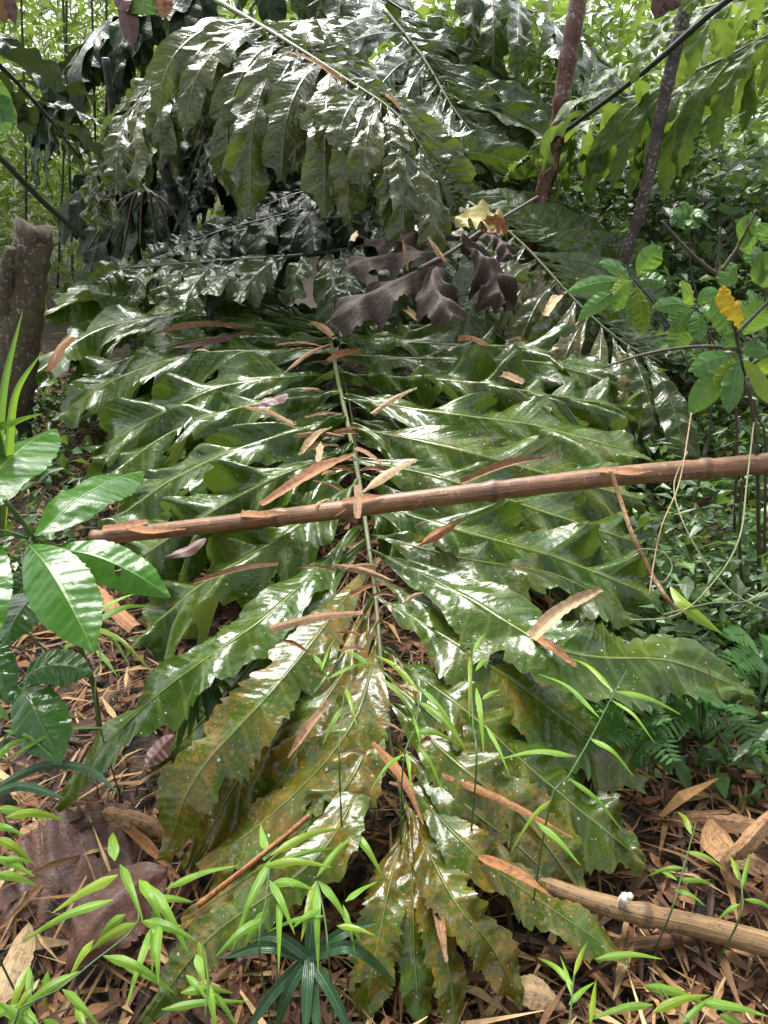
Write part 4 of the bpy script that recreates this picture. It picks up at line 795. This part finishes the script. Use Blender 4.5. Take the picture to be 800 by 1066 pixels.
# ------------------------------------------------------------------ scattered stuff
def scatter_leaves(name, pos, L, Wd, tint, mat, kind_label=None, droop=.5, seed=0, flat=False):
    """each piece: six-vertex folded blade"""
    rg = np.random.default_rng(seed); n = len(pos)
    az = rg.uniform(0, 2*np.pi, n); el = rg.normal(0, .35, n) - droop if not flat else rg.normal(0, .16, n)
    d = np.stack([np.cos(az)*np.cos(el), np.sin(az)*np.cos(el), np.sin(el)], 1)
    u = np.tile([0, 0, 1.], (n, 1)) + rg.normal(0, .5 if not flat else .3, (n, 3))
    s = norm(np.cross(d, u)); nn = np.cross(s, d)
    L = np.broadcast_to(L, n)[:, None]; Wd = np.broadcast_to(Wd, n)[:, None]
    bend = rg.uniform(-.05, .22, n)[:, None] if not flat else rg.uniform(-.2, .2, n)[:, None]
    p0 = pos; pm = pos + d*L*.45 + nn*L*bend; p1 = pos + d*L
    cup = rg.uniform(.1, .35, n)[:, None]*Wd
    q = .18
    v = np.stack([p0-s*Wd*q, p0+s*Wd*q, pm-s*Wd+nn*cup, pm, pm+s*Wd+nn*cup, p1-s*Wd*q*.6, p1+s*Wd*q*.6], 1).reshape(-1, 3)
    o = (np.arange(n)*7)[:, None]
    pc_ = np.array([[0, 3, 2, 2], ])
    f = np.concatenate([o+np.array([[0, 1, 3, 2]]), o+np.array([[1, 4, 3, 3]])[:, [0, 1, 2, 2]]*0+o*0+np.array([[0, 1, 4, 3]]), o+np.array([[2, 3, 6, 5]]), o+np.array([[3, 4, 6, 5]])])
    f = np.concatenate([o+np.array([[0, 1, 3, 2]]), o+np.array([[2, 3, 6, 5]]), o+np.array([[3, 1, 4, 6]])])
    tt = np.repeat(tint, 7, axis=0)
    ob = link(name, v, f, mat, None, None, tint=tt, smooth=False)
    ob['kind'] = 'stuff'
    return ob
def pal(n, cols, wts, rg, jit=.25):
    c = np.array(cols)[rg.choice(len(cols), n, p=np.array(wts)/sum(wts))]
    return np.clip(c*(1+rg.normal(0, jit, (n, 1))), .003, .8)
rg = np.random.default_rng(5)
# ground sheet
gx = np.concatenate([np.linspace(-150, -4, 14)[:-1], np.linspace(-4, 4, 60), np.linspace(4, 150, 14)[1:]]); gy = np.concatenate([np.linspace(-60, 0, 6)[:-1], np.linspace(0, 8, 60), np.linspace(8, 150, 16)[1:]])
X, Y = np.meshgrid(gx, gy); Zg = np.where((abs(X) < 8) & (Y < 10), ground_h(X, Y), 0)
gv = np.stack([X, Y, Zg], -1).reshape(-1, 3)
g = link('ground', gv, grid_faces(len(gy), len(gx)), 'ground', None, None); g['kind'] = 'structure'
# hillside far behind
hx = np.linspace(-70, 70, 60); hy = np.linspace(16, 90, 30); X, Y = np.meshgrid(hx, hy)
H = -.3 + 4.5*np.clip((Y-18)/50, 0, 1)**.8 + 1.2*np.sin(X*.23)*np.cos(Y*.19)*np.clip((Y-17)/10, 0, 1)
h = link('hillside', np.stack([X, Y, H], -1).reshape(-1, 3), grid_faces(30, 60), 'hill', None, None); h['kind'] = 'structure'
# litter
n = 36000
px = rg.uniform(-3.2, 3.2, n); py = .35 + 5.2*rg.uniform(0, 1, n)**1.5
pos = np.stack([px, py, ground_h(px, py) + rg.uniform(.004, .05, n)], 1)
tint = pal(n, [(.15,.072,.026),(.25,.14,.055),(.40,.27,.13),(.075,.034,.014),(.035,.018,.009)], [3, 3, 1.6, 2.5, 2.5], rg)
o = scatter_leaves('leaf_litter', pos, rg.uniform(.04, .26, n), rg.uniform(.0012, .009, n)*rg.uniform(.5, 1.3, n), tint, 'litter', flat=True, seed=6)
n = 900
px = rg.uniform(-2.2, 2.2, n); py = .4 + 3*rg.uniform(0, 1, n)**1.4
pos = np.stack([px, py, ground_h(px, py) + rg.uniform(.03, .07, n)], 1)
scatter_leaves('leaf_litter', pos, rg.uniform(.05, .2, n), rg.uniform(.004, .015, n), pal(n, [(.27,.15,.06),(.38,.25,.12),(.16,.07,.028),(.08,.032,.015)], [2, 1, 2, 2.5], rg), 'litter', flat=True, seed=8)
n = 9000
px = rg.uniform(-2.8, 2.8, n); py = .35 + 4.2*rg.uniform(0, 1, n)**1.5
pos = np.stack([px, py, ground_h(px, py) + rg.uniform(.006, .05, n)], 1)
scatter_leaves('leaf_litter', pos, rg.uniform(.03, .10, n), rg.uniform(.006, .020, n), pal(n, [(.11,.042,.018),(.17,.075,.03),(.06,.024,.012),(.24,.13,.055)], [3, 2.5, 3, 1.2], rg), 'litter', flat=True, seed=9)
# undergrowth
def mass(name, boxes, L, Wd, cols, wts, mat, seed, droop=.4, clump=.18):
    rg = np.random.default_rng(seed); P_ = []
    for (x0, x1, y0, y1, z0, z1, n) in boxes:
        k = max(1, n//40)
        cc = np.stack([rg.uniform(x0, x1, k), rg.uniform(y0, y1, k), z0+(z1-z0)*rg.uniform(0, 1, k)], 1)
        P_.append(cc[rg.integers(0, k, n)] + rg.normal(0, clump, (n, 3)))
    pos = np.vstack(P_); pos[:, 2] = np.maximum(pos[:, 2], .02); n = len(pos)
    return scatter_leaves(name, pos, rg.uniform(*L, n), rg.uniform(*Wd, n), pal(n, cols, wts, rg, .3), mat, droop=droop, seed=seed)
mass('undergrowth', [(.85, 2.6, 1.7, 3.6, .02, .35, 7000), (.62, 1.7, 1.35, 2.3, .01, .16, 3000), (-3.4, -1.2, 2.2, 4.6, .02, .3, 6000), (1.3, 3.2, 3.2, 4.8, .1, .8, 5000)], (.025, .115), (.006, .024), [(.042,.10,.024),(.06,.13,.03),(.03,.07,.018),(.09,.17,.04)], [3, 3, 2, 1], 'leaves_wet', 21, clump=.07)
mass('shrubbery', [(1.4, 4.5, 4.6, 6.2, .3, 1.5, 9000), (.2, 1.8, 6.5, 8, .4, 2.2, 6000)], (.06, .16), (.015, .035), [(.07,.14,.045),(.10,.18,.06),(.045,.09,.03)], [3, 3, 2], 'leaves_wet', 22, clump=.14)
mass('bamboo_thicket', [(-6.5, -2.0, 6.2, 10, .1, 3.3, 12000), (-9, -2.2, 9, 14, .2, 4.6, 12000)], (.12, .28), (.012, .024), [(.13,.20,.035),(.18,.25,.05),(.09,.14,.03),(.22,.27,.08)], [3, 3, 2, 1], 'leaves', 23, clump=.22)
mass('far_forest', [(-2.5, 9, 9, 16, .2, 3.4, 8500), (-16, 16, 15, 26, .3, 4.5, 14000)], (.16, .36), (.04, .09), [(.11,.18,.04),(.15,.22,.05),(.08,.13,.03),(.20,.23,.06)], [3, 3, 2, 1], 'leaves', 24, clump=.5)

# unseen trees added overhead, their crowns break up sky light and reflections
def crown(label, c, rad, n, seed):
    rg = np.random.default_rng(seed); k = 46
    root = thing('added_shade_tree', label, 'tree', (c[0], c[1], 0), 'unseen trees added overhead to break up sky light')
    add_tube('trunk', [np.array([c[0], c[1], 0.]), np.array([c[0]+.1, c[1], c[2]*.5]), np.array([c[0]-.1, c[1]+.1, c[2]+rad[2]*.5])], .16, .07, 'trunk_dark', root, n=40, m=12, rough=.02)
    cc = norm(rg.normal(size=(k, 3)))*rg.uniform(.25, 1, (k, 1))**.5*np.array(rad)+np.array(c)
    for i in range(0, k, 6):
        add_tube('limb', [np.array([c[0], c[1], c[2]-.6*rad[2]]), (cc[i]+np.array(c))/2-np.array([0,0,.2]), cc[i]], .06, .015, 'trunk_dark', root, n=14, m=7)
    pos = cc[rg.integers(0, k, n)] + rg.normal(0, .26, (n, 3))
    o = scatter_leaves('crown', pos, rg.uniform(.16, .34, n), rg.uniform(.035, .07, n), pal(n, [(.035,.075,.02),(.05,.10,.025),(.03,.055,.018)], [2, 2, 1], rg), 'leaves_wet', seed=seed)
    del o['kind']; o.parent = root; o.matrix_parent_inverse = root.matrix_world.inverted()
crown('unseen tall tree added over the left side to block sky light', (-3.6, .4, 6.2), (2.6, 2.6, 1.3), 2600, 61)
crown('unseen tall tree added over the right side to block sky light', (3.4, 1.4, 6.6), (2.7, 2.6, 1.4), 2600, 62)
crown('unseen tall tree added behind the viewer to block sky light', (.3, -2.2, 6.0), (2.8, 2.2, 1.2), 2400, 63)

# ------------------------------------------------------------------ light
w = bpy.data.worlds.new('World'); sc.world = w; w.use_nodes = True
nt = w.node_tree; nt.nodes.clear()
sky = nt.nodes.new('ShaderNodeTexSky'); sky.sky_type = 'NISHITA'; sky.sun_disc = False
SE, SA = R(58), R(-18)                     # sun elevation, compass direction it shines from (measured from +Y clockwise)
sky.sun_elevation = SE; sky.sun_rotation = SA; sky.air_density = 1.0; sky.dust_density = 4.0; sky.ozone_density = 1.0
hs = nt.nodes.new('ShaderNodeHueSaturation'); hs.inputs['Saturation'].default_value = .28
bg = nt.nodes.new('ShaderNodeBackground'); bg.inputs['Strength'].default_value = .15
ow = nt.nodes.new('ShaderNodeOutputWorld')
nt.links.new(sky.outputs[0], hs.inputs['Color']); nt.links.new(hs.outputs[0], bg.inputs['Color']); nt.links.new(bg.outputs[0], ow.inputs['Surface'])
sd = bpy.data.lights.new('sun', 'SUN'); sd.energy = 1.9; sd.angle = R(34); sd.color = (1, .97, .92)
so = bpy.data.objects.new('sun', sd); COL.objects.link(so)
dirv = Vector((math.sin(SA)*math.cos(SE), math.cos(SA)*math.cos(SE), math.sin(SE)))
so.rotation_euler = dirv.to_track_quat('Z', 'Y').to_euler(); so.location = (0, 0, 12)
sc.view_settings.view_transform = 'Standard'; sc.view_settings.look = 'None'; sc.view_settings.gamma = 1
sc.view_settings.exposure = 1.6
sc.render.engine = 'CYCLES'
sc.cycles.max_bounces = 6; sc.cycles.diffuse_bounces = 3; sc.cycles.glossy_bounces = 3; sc.cycles.transmission_bounces = 3
sc.cycles.use_denoising = True
